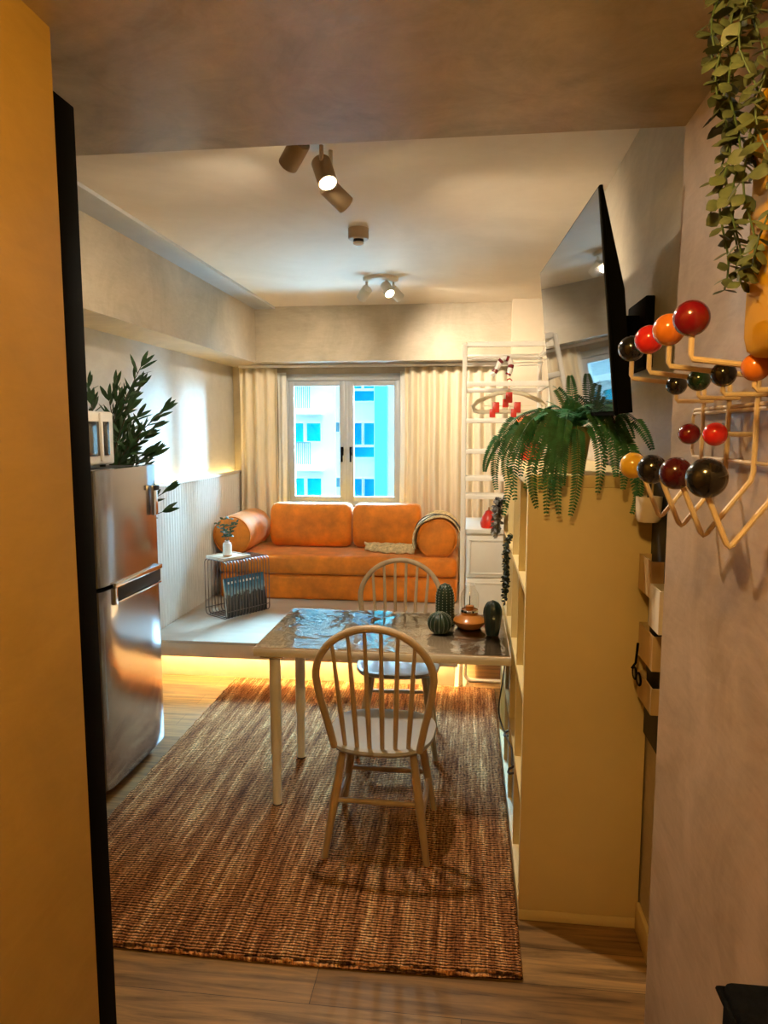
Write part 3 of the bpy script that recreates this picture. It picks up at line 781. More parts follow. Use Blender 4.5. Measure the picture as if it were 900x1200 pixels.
# ------------------------------------------------------------------ bookcase
BX0, BX1, BY0, BY1, BH = .19, .584, 2.30, 3.83, 1.53
bc = thing('bookcase', 'tall white cube bookcase standing end-on at the right wall', 'bookcase', (.39, 3.06, 0))
tk = .038
BX(BX0, BX1, BY0, BY1, BH-tk, BH, bev=.0015).build('top', 'white_foil', bc)
BX(BX0, BX1, BY0, BY1, 0, tk, bev=.0015).build('bottom', 'white_foil', bc)
BX(BX0, BX1, BY0, BY0+tk, tk+.0006, BH-tk-.0006, bev=.001).build('side_panel', 'white_foil', bc)
BX(BX0, BX1, BY1-tk, BY1, tk+.0006, BH-tk-.0006, bev=.001).build('side_panel', 'white_foil', bc)
cw = (BY1-BY0-2*tk-3*.016)/4; chh = (BH-2*tk-3*.016)/4
for k in range(1, 4):
    z = tk+k*chh+(k-1)*.016
    BX(BX0+.002, BX1, BY0+tk, BY1-tk, z, z+.016).build('shelf', 'white_foil', bc)
for k in range(1, 4):
    y = BY0+tk+k*cw+(k-1)*.016
    for r in range(4):
        z = tk+r*(chh+.016)
        BX(BX0+.003, BX1, y, y+.016, z, z+chh).build('divider', 'white_foil', bc)
def cell(c, r): return (BY0+tk+c*(cw+.016), tk+r*(chh+.016))
for (c, r, lab) in ((1, 0, 'grey-green storage box in the bottom row of the bookcase'), (2, 0, 'grey-green storage box second from far in bookcase bottom row'), (2, 1, 'grey-green storage box above the bottom row of the bookcase'), (3, 1, 'grey-green storage box farthest under the table end')):
    y, z = cell(c, r)
    t = thing('storage_box', lab, 'box', (.38, y+cw/2, z), 0, 'grey-green storage boxes in the bookcase')
    m = MB(); g = .006
    m.box(BX0+.02, BX0+.028, y+g, y+cw-g, z+.002, z+chh-.03, bev=.003).box(.55, .558, y+g, y+cw-g, z+.002, z+chh-.03).box(BX0+.028, .55, y+g, y+g+.008, z+.002, z+chh-.03).box(BX0+.028, .55, y+cw-g-.008, y+cw-g, z+.002, z+chh-.03).box(BX0+.028, .55, y+g, y+cw-g, z+.002, z+.01)
    m.build('body', 'boxgreen', t, smooth=False)
    yc, zc = y+cw/2, z+chh*.62
    m = MB(); m.tube([(BX0+.02, yc-.03, zc), (BX0-.004, yc-.02, zc-.01), (BX0-.008, yc, zc-.014), (BX0-.004, yc+.02, zc-.01), (BX0+.02, yc+.03, zc)], .005, 8)
    m.build('handle', 'leather', t)

# trailing plants in the bookcase
def trailing(y, z0, L, label, m, W, seed, x=BX0-.012, up=0):
    t = thing('trailing_plant', label, 'plant', (BX0+.05, y, z0), 0)
    p = MB().lathe([(0, 0), (.035, 0), (.045, .06), (.04, .06), (.036, .05), (0, .05)], (BX0+.06, y, z0+.001), 20); p.build('pot', 'ceramic', t)
    s, l = MB(), MB(); rd = random.Random(seed)
    for k in range(5):
        yy = y+rd.uniform(-.02, .02)*W; xx = x+rd.uniform(-.012, .006)*W; e = L*rd.uniform(.75, 1)
        P = bez((BX0+.06, y, z0+.055), (BX0+.05, yy, z0+.10), (xx-.005, yy, z0+.08+up), (xx, yy, z0+up), 8)+[V((xx+rd.uniform(-.003, .003), yy, z0+up-e*i/10)) for i in range(1, 11)]
        s.tube(P, .0012, 4)
        for q in P[5:]:
            for _ in range(5): l.leaf(q, V((rd.uniform(-1, .3), rd.uniform(-1, 1), rd.uniform(-.8, .4))), V((rd.uniform(-1, 1), rd.uniform(-1, 1), .5)), .020*W, .011*W, .2)
    s.build('stem', 'fernstem', t); l.build('leaves', m, t)
y, z = cell(2, 3); trailing(y+.10, z, .24, 'dark beaded trailing plant hanging from a bookcase shelf', 'ivy', 1.0, 2)
y, z = cell(3, 3); trailing(y+.25, z, .16, 'silvery trailing plant hanging from the upper far bookcase shelf', 'silver_leaf', 1.5, 4, BX0-.035, .15)

# black cable under the table
tag(MB().tube(bez((.17, 3.05, .70), (.16, 3.03, .45), (.10, 2.95, .52), (.185, 2.75, .41), 16)+[V((.184, 2.7, .36))], .0035, 6).build('power_cable', 'cable'), 'thin black cable looping below the right end of the table', 'cable')

# ------------------------------------------------------------------ fern
fc = PZ(674, 556, BH); fc = V((fc.x, fc.y+.085, BH))
fn = thing('potted_fern', 'bushy green fern spilling over the bookcase top', 'plant', fc)
MB().lathe([(0, .001), (.038, .001), (.043, .01), (.062, .145), (.064, .155), (.057, .155), (.052, .13), (0, .13)], fc, 28).build('pot', 'pot', fn)
MB().lathe([(0, .131), (.052, .131), (0, .138)], fc, 20).build('soil', 'bark', fn)
rd = random.Random(3)
cr = fc+V((0, 0, .14))
tips = []
def ft(u, v, y): tips.append((PY(u, v, y), None))
for (u, v, y) in ((568, 553, 2.75), (590, 605, 2.5), (604, 588, 2.36), (596, 570, 2.6), (640, 604, 2.24), (655, 604, 2.23), (668, 606, 2.22), (630, 597, 2.3), (648, 590, 2.23), (648, 452, 2.5), (668, 440, 2.45), (663, 462, 2.35), (682, 462, 2.5), (715, 464, 2.55),
                (740, 603, 2.2), (748, 596, 2.22), (700, 580, 2.24), (765, 528, 2.15), (735, 545, 2.2), (722, 560, 2.2), (620, 520, 2.5), (625, 545, 2.4), (610, 560, 2.5), (720, 530, 2.3), (710, 548, 2.25), (637, 560, 2.25), (660, 570, 2.21), (700, 505, 2.3), (640, 500, 2.35), (645, 575, 2.22), (600, 530, 2.55), (690, 480, 2.3), (655, 480, 2.6), (640, 470, 2.5), (675, 470, 2.38), (700, 478, 2.45), (582, 575, 2.65), (588, 540, 2.7), (615, 575, 2.4), (610, 505, 2.6), (730, 575, 2.2), (742, 515, 2.2), (633, 575, 2.27)): ft(u, v, y)
for (tp, _) in tips:
    st_, tw = MB(), MB()
    d = tp-cr; hd = V((d.x, d.y, 0)); L = max(hd.length, .05)
    rise = .10+.04*rd.random()
    if d.z > .05: P = bez(cr, cr+V((0, 0, d.z*.4)), cr+hd*.5+V((0, 0, d.z*.85)), tp, 22)
    elif d.z < -.12:   # hanging over the board's edge
        hdn = hd.normalized()
        out = V((tp.x, tp.y, 0))
        P = bez(cr, cr+hd*.45+V((0, 0, rise*rd.uniform(.7, 1.5))), V((tp.x, tp.y, cr.z))+hdn*rd.uniform(-.03, .07)+V((rd.uniform(-.05, .05), 0, d.z*rd.uniform(-.15, .35))), tp, 22)
    else: P = bez(cr, cr+hd*.3+V((0, 0, rise)), cr+hd*.8+V((0, 0, rise*.7)), tp, 22)
    st_.tube(P, [.0022-.00007*i for i in range(23)], 5)
    f = st_
    Ltot = sum((P[k+1]-P[k]).length for k in range(22)); NL = max(16, int(Ltot/.0072))
    for i in range(3, NL):
        t = i/NL; a = t*22; k = min(21, int(a)); p = P[k].lerp(P[k+1], a-k); tg = (P[k+1]-P[k]).normalized()
        up = V((0, 0, 1)) if abs(tg.z) < .6 else V((.15, -1, .1))
        sd = tg.cross(up).normalized()
        ll = min(.026, .012+Ltot*.05)*(math.sin(PI*(.14+.84*t))**.6)+.003
        for s in (-1, 1):
            f.leaf(p, sd*s+tg*.4+V((0, 0, -.10)), up+V((rd.uniform(-.3, .3), rd.uniform(-.3, .3), 0)), ll, .0068, .12)
    f.build('frond', 'fern', fn)

# ------------------------------------------------------------------ mushroom lamp
lp = PZ(619, 538, BH)
lp = V((PY(622, 538, 3.5).x, 3.5, BH))
lm = thing('mushroom_lamp', 'red pleated mushroom lamp on the far bookcase top', 'lamp', lp)
MB().lathe([(0, 0), (.045, 0), (.056, .02), (.058, .05), (.045, .08), (.026, .10), (.022, .13), (0, .13)], lp, 32, rib=lambda j: -.05*(j % 2)).build('base', 'red', lm, ang=60)
MB().lathe([(.084, .135), (.082, .150), (.070, .195), (.058, .21), (.02, .216), (0, .217)], lp, 48, rib=lambda j: -.09*(1 if j % 4 == 0 else 0)).build('lamp_shade', 'redorange', lm, ang=60)
MB().lathe([(0, .13), (.080, .134), (.081, .138), (0, .138)], lp, 32).build('shade_underside', 'ball_maroon', lm)

# ------------------------------------------------------------------ television
N1, N2, F1, F2 = PY(702, 217, 2.0), PY(719.5, 487, 2.0), PY(632, 320, 3.12), PY(647, 489, 3.12)
tc = (N1+N2+F1+F2)/4
e1 = ((F1+F2)-(N1+N2)).normalized(); e2 = ((N1+F1)-(N2+F2)); e2 = (e2-e1*e2.dot(e1)).normalized(); e3 = e1.cross(e2).normalized()
if e3.x > 0: e3 = -e3
tw_, th_ = ((F1+F2)-(N1+N2)).length/2, ((N1+F1)-(N2+F2)).length/2
TM = Matrix((( e1.x, e2.x, e3.x, tc.x), (e1.y, e2.y, e3.y, tc.y), (e1.z, e2.z, e3.z, tc.z), (0, 0, 0, 1)))
tv = thing('television', 'large flat black television tilted on a wall arm above the bookcase', 'television', tc)
BX(-tw_/2, tw_/2, -th_/2, th_/2, -.012, -.001, bev=.003, mtx=TM).build('frame', 'black', tv)
BX(-tw_/2+.006, tw_/2-.006, -th_/2+.012, th_/2-.006, -.001, .0012, mtx=TM).build('screen', 'screen', tv)
m = MB(); a, bq = tw_/2, th_/2
m.loft([[TM @ V((x, y, z)) for x, y in ((-a+.003, -bq+.003), (a-.003, -bq+.003), (a-.003, bq*t), (-a+.003, bq*t))] for z, t in ((-.012, .97), (-.03, .55), (-.05, .1))]); m.build('back_cover', 'black', tv)
mb = MB(); bk = TM @ V((0, -.02, -.05))
mb.box(-.15, .15, -.16, .12, -.062, -.05, mtx=TM)
mb.box(XR-.03, XR, bk.y-.13, bk.y+.13, bk.z-.13, bk.z+.10, bev=.004)
mb.box(bk.x, XR-.02, bk.y-.05, bk.y+.05, bk.z-.05, bk.z+.05, bev=.004)
mb.build('wall_mount', 'black', tv)
tag(MB().tube(bez(TM @ V((-.3, -th_/2+.02, -.05)), TM @ V((-.3, -th_/2-.1, -.06)), (.55, 2.25, 1.60), (.575, 2.36, 1.545), 12), .004, 6).build('television_cable', 'cable'), 'black cable hanging below the television', 'cable')

# ------------------------------------------------------------------ white rack + chest
rk = thing('clothes_rack', 'tall open white metal rack right of the daybed', 'rack', (.22, 4.9, 0))
RKY0, RKY1, RKX0, RKX1 = 4.55, 5.30, -.035, .50
def rz_(v): return PY(545, v, RKY0).z
ZT = rz_(404)
for x in (RKX0, RKX1):
    for y in (RKY0, RKY1): BX(x-.014, x+.014, y-.014, y+.014, 0, ZT, bev=.003).build('post', 'white_metal', rk)
for v in (404, 450):
    z = rz_(v); h = .016
    BX(RKX0+.014, RKX1-.014, RKY0-.012, RKY0+.012, z-h, z+h, bev=.003).build('crossbar', 'white_metal', rk)
    BX(RKX0+.014, RKX1-.014, RKY1-.012, RKY1+.012, z-h, z+h, bev=.003).build('crossbar', 'white_metal', rk)
for v in (404, 450, 493, 529, 561):
    z = rz_(v)
    for x in (RKX0, RKX1): BX(x-.010, x+.010, RKY0+.014, RKY1-.014, z-.012, z+.012, bev=.002).build('side_rail', 'white_metal', rk)
for v in (493, 529, 561, 582):
    z = rz_(v)
    BX(RKX0+.014, RKX1-.014, RKY0-.012, RKY0+.17, z-.014, z+.014, bev=.003).build('shelf', 'white_metal', rk)
m = MB()
z = ZT-.07
for i in range(4): m.tube([(RKX0, RKY0+.05+.21*i, z), (RKX1, RKY0+.05+.21*i, z)], .004, 6)
m.build('wire_shelf', 'white_metal', rk)
m = MB(); m.tube([(RKX0+.01, 4.92, rz_(445)), (RKX1-.01, 4.92, rz_(445))], .010, 10); m.build('hanging_rail', 'white_metal', rk)

cs = thing('drawer_chest', 'white panelled drawer chest on tube feet inside the rack', 'chest', (.22, 4.9, 0))
KX0, KX1, KY0, KY1 = -.012, .476, 4.60, 5.24
kz = PY(550, 620, KY0).z; kb = PY(550, 775, KY0).z
BX(KX0, KX1, KY0+.02, KY1, kb, kz-.03, bev=.003).build('body', 'white', cs)
BX(KX0-.005, KX1+.005, KY0-.005, KY1, kz-.03, kz, bev=.006).build('top', 'white', cs)
dh = (kz-.04-kb)/3
for k in range(3):
    z0 = kb+.005+k*dh
    m = MB(); m.box(KX0+.006, KX1-.006, KY0, KY0+.02, z0, z0+dh-.008, bev=.003)
    for (a, b2, c, d) in ((.02, .46, .02, .032), (.02, .46, dh-.045, dh-.033), (.02, .032, .02, dh-.033), (.448, .46, .02, dh-.033)): m.box(KX0+a, KX0+b2, KY0-.006, KY0+.001, z0+c, z0+d, bev=.002)
    dr = m.build('drawer', 'white', cs)
    MB().cyl(V(((KX0+KX1)/2, KY0-.03, z0+dh*.5)), V(((KX0+KX1)/2, KY0, z0+dh*.5)), .014, .008, 14).build('knob', 'chrome', dr)
for y in (KY0+.02, KY1-.05):
    m = MB(); x0, x1 = KX0+.005, KX1-.02; r = .045
    L = [V((x0, y, kb))]+[V((x0+r-r*math.cos(a), y, .013+r-r*math.sin(a))) for a in [PI/2*i/5 for i in range(6)]]+[V((x1-r+r*math.sin(a), y, .013+r-r*math.cos(a))) for a in [PI/2*i/5 for i in range(6)]]+[V((x1, y, kb))]
    m.tube(L, .0125, 10); m.build('leg_frame', 'white_metal', cs)

# hangers
def hanger(y, dx, label, roll):
    zr = rz_(445)+.01
    c = V((PY(597, 440, y).x+dx, y, zr)); t = thing('clothes_hanger', label, 'hanger', c, 0)
    m = MB()
    hk_ = [c+V((0, .0, -.11))]+[c+V((.0, 0, -.06))]+[c+V((.022*math.sin(a), 0, -.016+.022*math.cos(a)-.0)) for a in [-PI*.1-0, PI*.15, PI*.4, PI*.7]][::-1]
    m.tube([c+V((0, 0, -.075)), c+V((0, 0, -.035)), c+V((.020, 0, -.016)), c+V((.016, 0, .004)), c+V((0, 0, .013)), c+V((-.016, 0, .005))], .0035, 8); m.build('hook', 'ball_red', t)
    w = .235
    L = [c+V((0, 0, -.07)), c+V((-.09, 0, -.085)), c+V((-w+.03, 0, -.135)), c+V((-w, 0, -.165)), c+V((-w+.01, 0, -.195)), c+V((-w+.05, 0, -.205)), c+V((0, 0, -.20)), c+V((w-.05, 0, -.205)), c+V((w-.01, 0, -.195)), c+V((w, 0, -.165)), c+V((w-.03, 0, -.135)), c+V((.09, 0, -.085))]
    m = MB(); m.tube(L, .015, 10, True); m.tube([c+V((-.17, 0, -.165)), c+V((.17, 0, -.165))], .004, 6); m.build('body', 'cream_plastic', t)
    for x in (-.085, .055, .0):
        m = MB(); zz = -.165 if x else -.10
        m.box(c.x+x-.022, c.x+x+.022, y-.02, y+.02, c.z+zz-.045, c.z+zz+.025, bev=.004).box(c.x+x-.042, c.x+x-.004, y-.022, y+.010, c.z+zz-.075, c.z+zz-.02, bev=.004)
        m.build('clip', 'red', t)
    return t
hanger(4.82, 0, 'cream hanger with red clips hanging in the white rack', 0)
# striped candy cane ornament
q = PY(588, 452, 4.75)
cc = thing('candy_cane', 'red and white striped cane ornament on the rack bar', 'ornament', q)
P = [PY(577, 440, 4.535), PY(582, 432, 4.535), PY(586, 424, 4.535), PY(591, 419, 4.535), PY(597, 421, 4.535), PY(599, 428, 4.535), PY(597, 436, 4.535), PY(595, 440, 4.535)]
P = [p for i in range(len(P)-1) for p in (P[i], P[i].lerp(P[i+1], .5))]+[P[-1]]
MB().tube(P, .017, 12).build('cane', 'ceramic', cc)
for i in range(1, len(P)-1, 3): MB().tube([P[i].lerp(P[i+1], -.2)if i else P[i], P[i].lerp(P[i+1], .8)], .0182, 12).build('stripe', 'ball_dkred', cc)
q = PZ(577, 606, kz)
rc = thing('red_cone_ornament', 'small red cone ornament standing on the white drawer chest', 'ornament', V((.115, 4.66, kz)))
MB().lathe([(0, 0), (.05, .0), (.055, .03), (.045, .07), (.02, .11), (0, .12)], V((.135, 4.68, kz+.001)), 20, rib=lambda j: -.05*(j % 2)).build('body', 'red', rc)
MB().lathe([(0, .118), (.006, .118), (.004, .135), (0, .136)], V((.135, 4.68, kz+.001)), 10).build('tip', 'amber', rc)

# ------------------------------------------------------------------ ceiling lights
def head(m_parent, p, axis, fm, L=.105, r=.037, lit=None):
    p, ax = V(p), V(axis).normalized()
    m = MB(); m.tube([p-ax*L/2, p-ax*(L/2-.004), p+ax*(L/2)], [r*.94, r, r], 24)
    h = m.build('lamp_head', fm, m_parent)
    l = MB(); l.tube([p+ax*(L/2), p+ax*(L/2+.002)], [r*.86, r*.82], 24); l.build('lens', 'lens' if lit else 'ceramic', h)
    return p+ax*(L/2+.012), ax
def spot(p, ax, power, col=(1, .84, .63), size=112, blend=1.0):
    l = bpy.data.lights.new('ceiling_spot_lamp', 'SPOT'); l.energy = power; l.color = col; l.spot_size = math.radians(size); l.spot_blend = blend; l.shadow_soft_size = .03
    o = bpy.data.objects.new('ceiling_spot_lamp', l); C.objects.link(o); o.location = p; o.rotation_euler = V(ax).to_track_quat('-Z', 'Y').to_euler()
f1c = V((PZ(372, 172, ZC).x, 2.66, ZC))
f1 = thing('ceiling_spotlight', 'beige three-headed ceiling spotlight nearest, partly behind the beam', 'ceiling light', f1c, 0, 'ceiling spotlights')
MB().lathe([(0, 0), (.10, 0), (.10, -.018), (.094, -.024), (0, -.024)], f1c, 32).build('base', 'fixture_w', f1)
SPW = (22, 42, 50)
HD = [(PY(345, 180, 2.62), V((-.6, .6, -.5))), (PY(380, 202, 2.72), V((.30, -.35, -.8))), (PY(394, 229, 2.80), V((.6, .6, -.5)))]
for k, (p, ax) in enumerate(HD):
    st_p = V((f1c.x+(p.x-f1c.x)*.8, f1c.y+(p.y-f1c.y)*.7, ZC-.022))
    MB().tube([st_p, V((st_p.x, st_p.y, p.z+.03)), p], [.009, .009, .007], 8).build('stem', 'fixture_w', f1)
    q, a = head(f1, p, ax, 'fixture', lit=True)
    spot(q, a, SPW[k])
f2c = V((PZ(446, 326, ZC).x, PZ(446, 326, ZC).y, ZC))
f2 = thing('ceiling_spotlight', 'beige three-headed ceiling spotlight farther away near the window', 'ceiling light', f2c, 0, 'ceiling spotlights')
MB().lathe([(0, 0), (.125, 0), (.125, -.014), (.118, -.022), (0, -.022)], f2c, 32).build('base', 'fixture_w', f2)
yy = f2c.y
SPW = (20, 7, 42)
for k, (p, ax) in enumerate([(PY(427, 344, yy), V((-.5, .5, -.5))), (PY(454, 339, yy-.03), V((.35, -.45, -.65))), (PY(464, 344, yy+.06), V((.5, .6, -.5)))]):
    st_p = V((f2c.x+(p.x-f2c.x)*.85, f2c.y+(p.y-f2c.y)*.7, ZC-.02))
    MB().tube([st_p, V((st_p.x, st_p.y, p.z+.03)), p], [.009, .009, .007], 8).build('stem', 'fixture_w', f2)
    q, a = head(f2, p, ax, 'fixture_w', L=.095, r=.036, lit=True)
    spot(q, a, SPW[k])
sc_ = PZ(420, 268, ZC); sc_ = V((sc_.x, sc_.y, ZC))
sd = thing('smoke_detector', 'small round smoke detector on the ceiling between the spotlights', 'smoke detector', sc_)
MB().lathe([(0, 0), (.055, 0), (.055, -.05), (.050, -.056), (0, -.056)], sc_, 28).build('base', 'fixture', sd)
MB().lathe([(0, -.0562), (.028, -.0562), (.028, -.070), (0, -.070)], sc_, 24).build('grille', 'gasket', sd)
MB().lathe([(.029, -.0705), (.027, -.080), (.015, -.088), (0, -.089), (0, -.0705)], sc_, 24).build('cap', 'ceramic', sd)

# ------------------------------------------------------------------ hook rack on the corridor wall
WXR = .49
hr = thing('hook_rack', 'cream wire coat rack with coloured ball hooks on the right wall', 'coat rack', (CXR, 1.37, 1.62))
COL = [1.17, 1.295, 1.43, 1.58]
wr = MB(); R_ = .0048
for i, y in enumerate(COL):
    # top hook: ball, stem, arm to the wall; then down the wall and out in a V to the lower ball
    wr.tube([(.340, y, 1.84), (.340, y, 1.788), (.343, y, 1.781), (.43, y, 1.770), (WXR-.008, y, 1.764), (WXR, y, 1.755), (WXR, y, 1.60), (WXR-.003, y, 1.585), (.418, y, 1.491), (.413, y, 1.487), (.408, y, 1.492), (.362, y, 1.60)], R_, 8)
for i, y in enumerate((1.10, 1.235, 1.36, 1.505, 1.64)):
    pass
for (y, x, z) in ((1.152, .43, 1.758), (1.289, .43, 1.767), (1.421, .43, 1.763), (1.567, .43, 1.768)):
    yy = y
    wr.tube([(x, y, z), (x, y, 1.737), (x+.004, y, 1.732), (WXR+.006, y, 1.732), (CXR-.002, y, 1.732)], R_*.9, 8)
for (y, x, z) in ((1.337, .437, 1.664), (1.487, .437, 1.664)):
    wr.tube([(x, y, z), (CXR-.002, y, z)], R_*.9, 8)
for z in (1.716, 1.708, 1.614):
    wr.tube([(WXR+.004, 1.02, z), (WXR+.004, 1.645, z)], R_*.8, 8)
wr.tube([(WXR+.004, 1.645, 1.716), (WXR+.004, 1.66, 1.70), (WXR+.004, 1.66, 1.63), (WXR+.004, 1.645, 1.614)], R_*.8, 8)
for y in (1.645, 1.05): wr.tube([(WXR+.004, y, 1.712), (CXR-.001, y, 1.712)], R_*.8, 8)
wr.build('wire_frame', 'cream_wire', hr)
def ball(p, r, m): MB().sphere(p, r, 32, 20).build('ball', m, hr)
for y, m_, r in zip(COL, ('ball_dkred', 'ball_orange', 'ball_red', 'ball_black'), (.0275, .0272, .027, .027)): ball((.3385, y, 1.843), r, m_)
for y, m_, r, x in zip(COL, ('ball_black', 'ball_maroon', 'ball_black', 'ball_yellow'), (.032, .0285, .0285, .028), (.373, .361, .354, .351)): ball((x, y, 1.596), r, m_)
for (y, m_) in ((1.289, 'ball_black'), (1.421, 'ball_green'), (1.567, 'ball_black'), (1.152, 'ball_orange')): ball((.43, y, 1.766), .0212, m_)
for (y, m_) in ((1.337, 'ball_red'), (1.487, 'ball_dkred')): ball((.437, y, 1.664), .0212, m_)

# yellow wall pocket + eucalyptus
yp = thing('wall_planter', 'yellow enamel wall planter beside the ball hooks', 'planter', (.46, 1.08, 1.77))
m = MB(); rings = []
zt_, zb_ = PX(888, 150, .45).z, PX(876, 424, .42).z
def pocket(f, z):
    return [(.452+.046*f*math.copysign(abs(math.cos(2*PI*j/40))**.3, math.cos(2*PI*j/40)), 1.03+.135*f*math.copysign(abs(math.sin(2*PI*j/40))**.3, math.sin(2*PI*j/40)), z) for j in range(40)]
MB().loft([pocket(.55, zb_), pocket(.8, zb_+.004), pocket(.94, zb_+.014), pocket(1, zb_+.035), pocket(1, zt_), pocket(.94, zt_), pocket(.92, zb_+.05)]).build('body', 'yellow', yp)
MB().tube([(p[0], p[1], p[2]) for p in pocket(1, zt_)], .004, 6, True).build('rim', 'cream', yp)
ev = thing('eucalyptus_garland', 'hanging garland of round grey-green eucalyptus leaves at upper right', 'plant', (.43, 1.12, 2.39))
s, l = MB(), MB(); rd = random.Random(21)
strands = [(835, 858, 320, 1.18), (846, 848, 338, 1.14), (858, 862, 330, 1.12), (872, 880, 318, 1.08), (893, 895, 310, 1.05), (850, 856, 200, 1.2), (842, 838, 130, 1.16), (880, 890, 200, 1.13)]
for (u0, u1, vend, y) in strands:
    a, e_ = PY(u0, -25, y), PY(u1, vend, y); a.z = 2.385
    n = int((a.z-e_.z)/.017)
    P = [a.lerp(e_, i/n)+V((.010*math.sin(i*.6+u0), .012*math.sin(i*.43+u0*2), 0)) for i in range(n+1)]
    s.tube(P, .0016, 5)
    for i, p in enumerate(P):
        for sgn in (-1, 1):
            a_ = i*1.3+(0 if sgn > 0 else PI)+rd.uniform(-.5, .5); L = rd.uniform(.017, .033)
            d = V((math.cos(a_), math.sin(a_)*.8, rd.uniform(-.9, .15)))
            l.leaf(p, d, V((rd.uniform(-.6, .6), rd.uniform(-1, 0), rd.uniform(.2, 1))), L, L*.78, .12)
s.build('stem', 'fernstem', ev); l.build('leaves', 'eucal', ev)
MB().tube([(.40, 1.02, 2.392), (.40, 1.24, 2.392), (.47, 1.24, 2.392), (.47, 1.02, 2.392)], .004, 6, True).build('hanging_ring', 'cream_wire', ev)

# ------------------------------------------------------------------ wall organizer between bookcase and corridor wall
og = thing('wall_organizer', 'narrow wall organizer with wooden pockets between bookcase and right wall', 'organizer', (.57, 2.15, 1.1))
BX(.572, XR-.001, 1.99, 2.285, .70, 1.56, bev=.003).build('backboard', 'gasket', og)
def pocketbox(u0, v0, v1, y0, y1, x, name, mm):
    z0, z1 = PX(u0, v1, x).z, PX(u0, v0, x).z
    m = MB(); w = .005
    m.box(x, x+w, y0, y1, z0, z1).box(x+w, .571, y0, y0+w, z0, z1).box(x+w, .571, y1-w, y1, z0, z1).box(x+w, .571, y0+w, y1-w, z0, z0+w)
    return m.build(name, mm, og, smooth=False)
pocketbox(760, 656, 700, 2.12, 2.27, .535, 'pocket', 'wood_light')
pocketbox(769, 690, 742, 2.0, 2.11, .53, 'pocket', 'cream')
pocketbox(761, 742, 784, 2.09, 2.26, .54, 'pocket', 'wood_light')
pocketbox(758, 800, 832, 2.10, 2.27, .545, 'pocket', 'wood_light')
cpz = PX(768, 612, .55).z
MB().lathe([(0, 0), (.030, 0), (.036, .01), (.038, .075), (.034, .075), (.032, .012), (0, .012)], (.532, 2.17, cpz), 24).build('cup', 'cream', og)
MB().lathe([(.0, 0), (.006, 0), (.006, .12), (0, .12)], (.532, 2.17, cpz+.013), 10).build('pen', 'cable', og)
gz = PX(760, 800, .54).z
gl_ = thing('sunglasses', 'black sunglasses hanging on the wall organizer', 'sunglasses', (.53, 2.2, gz))
m = MB(); m.tube([(.533, 2.235, gz+.085), (.53, 2.24, gz+.02), (.52, 2.245, gz)], .004, 8); m.build('temple', 'black', gl_)
m = MB()
for y in (2.215, 2.16): m.tube([(.522+.0*k, y+.024*math.cos(k*PI/8), gz-.005+.018*math.sin(k*PI/8)) for k in range(16)], .0035, 6, True)
m.tube([(.522, 2.191, gz), (.522, 2.184, gz)], .003, 6); m.build('rim', 'black', gl_)
m = MB()
for y in (2.215, 2.16): m.sphere((.522, y, gz-.005), .022, 16, 8, (.12, 1, .75))
m.build('lenses', 'darkglass', gl_)

# hamper at the lower right
hp = thing('laundry_hamper', 'black woven hamper corner at the bottom right against the wall', 'hamper', (.455, 1.05, 0))
hq = PX(886, 1150, .455)
m = MB(); m.box(.405, .500, .75, hq.y, 0, hq.z, bev=.012, seg=3); m.build('body', 'hamper', hp)
m = MB(); m.tube([(.402, .75, hq.z-.02), (.402, hq.y+.002, hq.z-.02), (.503, hq.y+.002, hq.z-.02)], .006, 8); m.build('rim', 'hamper', hp)

# ------------------------------------------------------------------ lights
def lamp(kind, name, loc, energy, col, size=.1, **kw):
    l = bpy.data.lights.new(name, kind); l.energy = energy; l.color = col
    if kind == 'POINT': l.shadow_soft_size = size
    o = bpy.data.objects.new(name, l); C.objects.link(o); o.location = loc
    for k, v in kw.items(): setattr(l, k, v)
    return o
cl = V((-.08, .35, CZ))
cd = thing('corridor_downlight', 'round flush downlight in the corridor ceiling', 'ceiling light', cl)
MB().lathe([(0, 0), (.07, 0), (.07, -.012), (.058, -.014), (.058, -.006), (0, -.006)], cl, 28).build('housing', 'fixture_w', cd)
MB().lathe([(0, -.007), (.057, -.007), (.057, -.009), (0, -.009)], cl, 28).build('lens', 'lens', cd)
lamp('POINT', 'corridor_lamp', cl+V((0, 0, -.06)), 17, (1, .60, .16), .06)
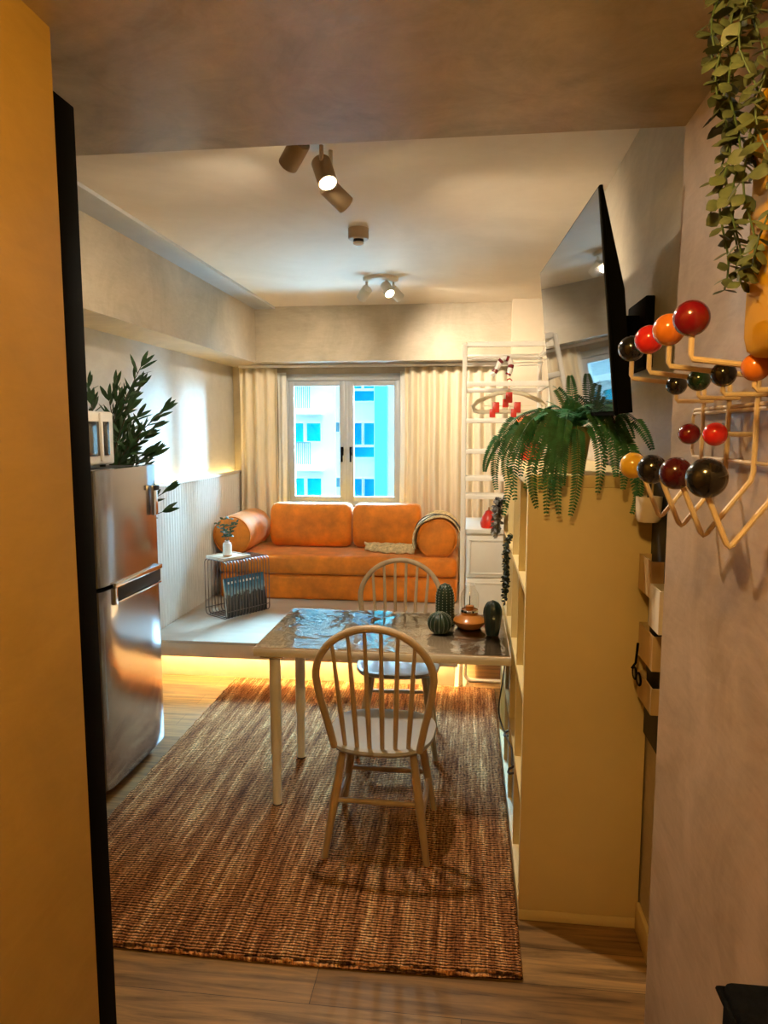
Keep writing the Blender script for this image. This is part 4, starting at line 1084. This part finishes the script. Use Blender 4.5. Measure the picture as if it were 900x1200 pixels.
# sky portal in the window opening (guides sampling only, gives no light of its own)
al = bpy.data.lights.new('window_portal', 'AREA'); al.shape = 'RECTANGLE'; al.size = WX1-WX0; al.size_y = WZ1-WZ0
al.cycles.is_portal = True
ao = bpy.data.objects.new('window_portal', al); C.objects.link(ao); ao.location = ((WX0+WX1)/2, YB+.15, (WZ0+WZ1)/2); ao.rotation_euler = (-PI/2, 0, 0)

w = bpy.data.worlds.new('world'); bpy.context.scene.world = w; w.use_nodes = True
nt = w.node_tree; bg = nt.nodes['Background']
tcn = nt.nodes.new('ShaderNodeTexCoord'); sx = nt.nodes.new('ShaderNodeSeparateXYZ'); nt.links.new(tcn.outputs['Generated'], sx.inputs[0])
ma = nd(nt, 'ShaderNodeMath', operation='MULTIPLY_ADD'); nt.links.new(sx.outputs['Y'], ma.inputs[0]); ma.inputs[1].default_value = .5; ma.inputs[2].default_value = .5
st = nt.nodes.new('ShaderNodeMapRange'); st.inputs['From Min'].default_value = .35; st.inputs['From Max'].default_value = .85; st.inputs['To Min'].default_value = .95; st.inputs['To Max'].default_value = 115.0
nt.links.new(ma.outputs[0], st.inputs['Value'])
zf = nt.nodes.new('ShaderNodeMapRange'); zf.inputs['From Min'].default_value = -.1; zf.inputs['From Max'].default_value = .1; zf.inputs['To Min'].default_value = .12; zf.inputs['To Max'].default_value = 1
nt.links.new(sx.outputs['Z'], zf.inputs['Value'])
mm = nd(nt, 'ShaderNodeMath', operation='MULTIPLY'); nt.links.new(st.outputs[0], mm.inputs[0]); nt.links.new(zf.outputs[0], mm.inputs[1])
nt.links.new(mm.outputs[0], bg.inputs['Strength']); bg.inputs['Color'].default_value = (.40, .74, 1, 1)

sc = bpy.context.scene
sc.view_settings.view_transform = 'Standard'; sc.view_settings.look = 'None'; sc.view_settings.gamma = 1; sc.view_settings.use_curve_mapping = False
sc.view_settings.exposure = 1.6
sc.cycles.max_bounces = 10; sc.cycles.diffuse_bounces = 6; sc.cycles.transparent_max_bounces = 12
sc.cycles.use_denoising = True
sc.cycles.sample_clamp_indirect = 6.0
sc.cycles.caustics_reflective = False; sc.cycles.caustics_refractive = False
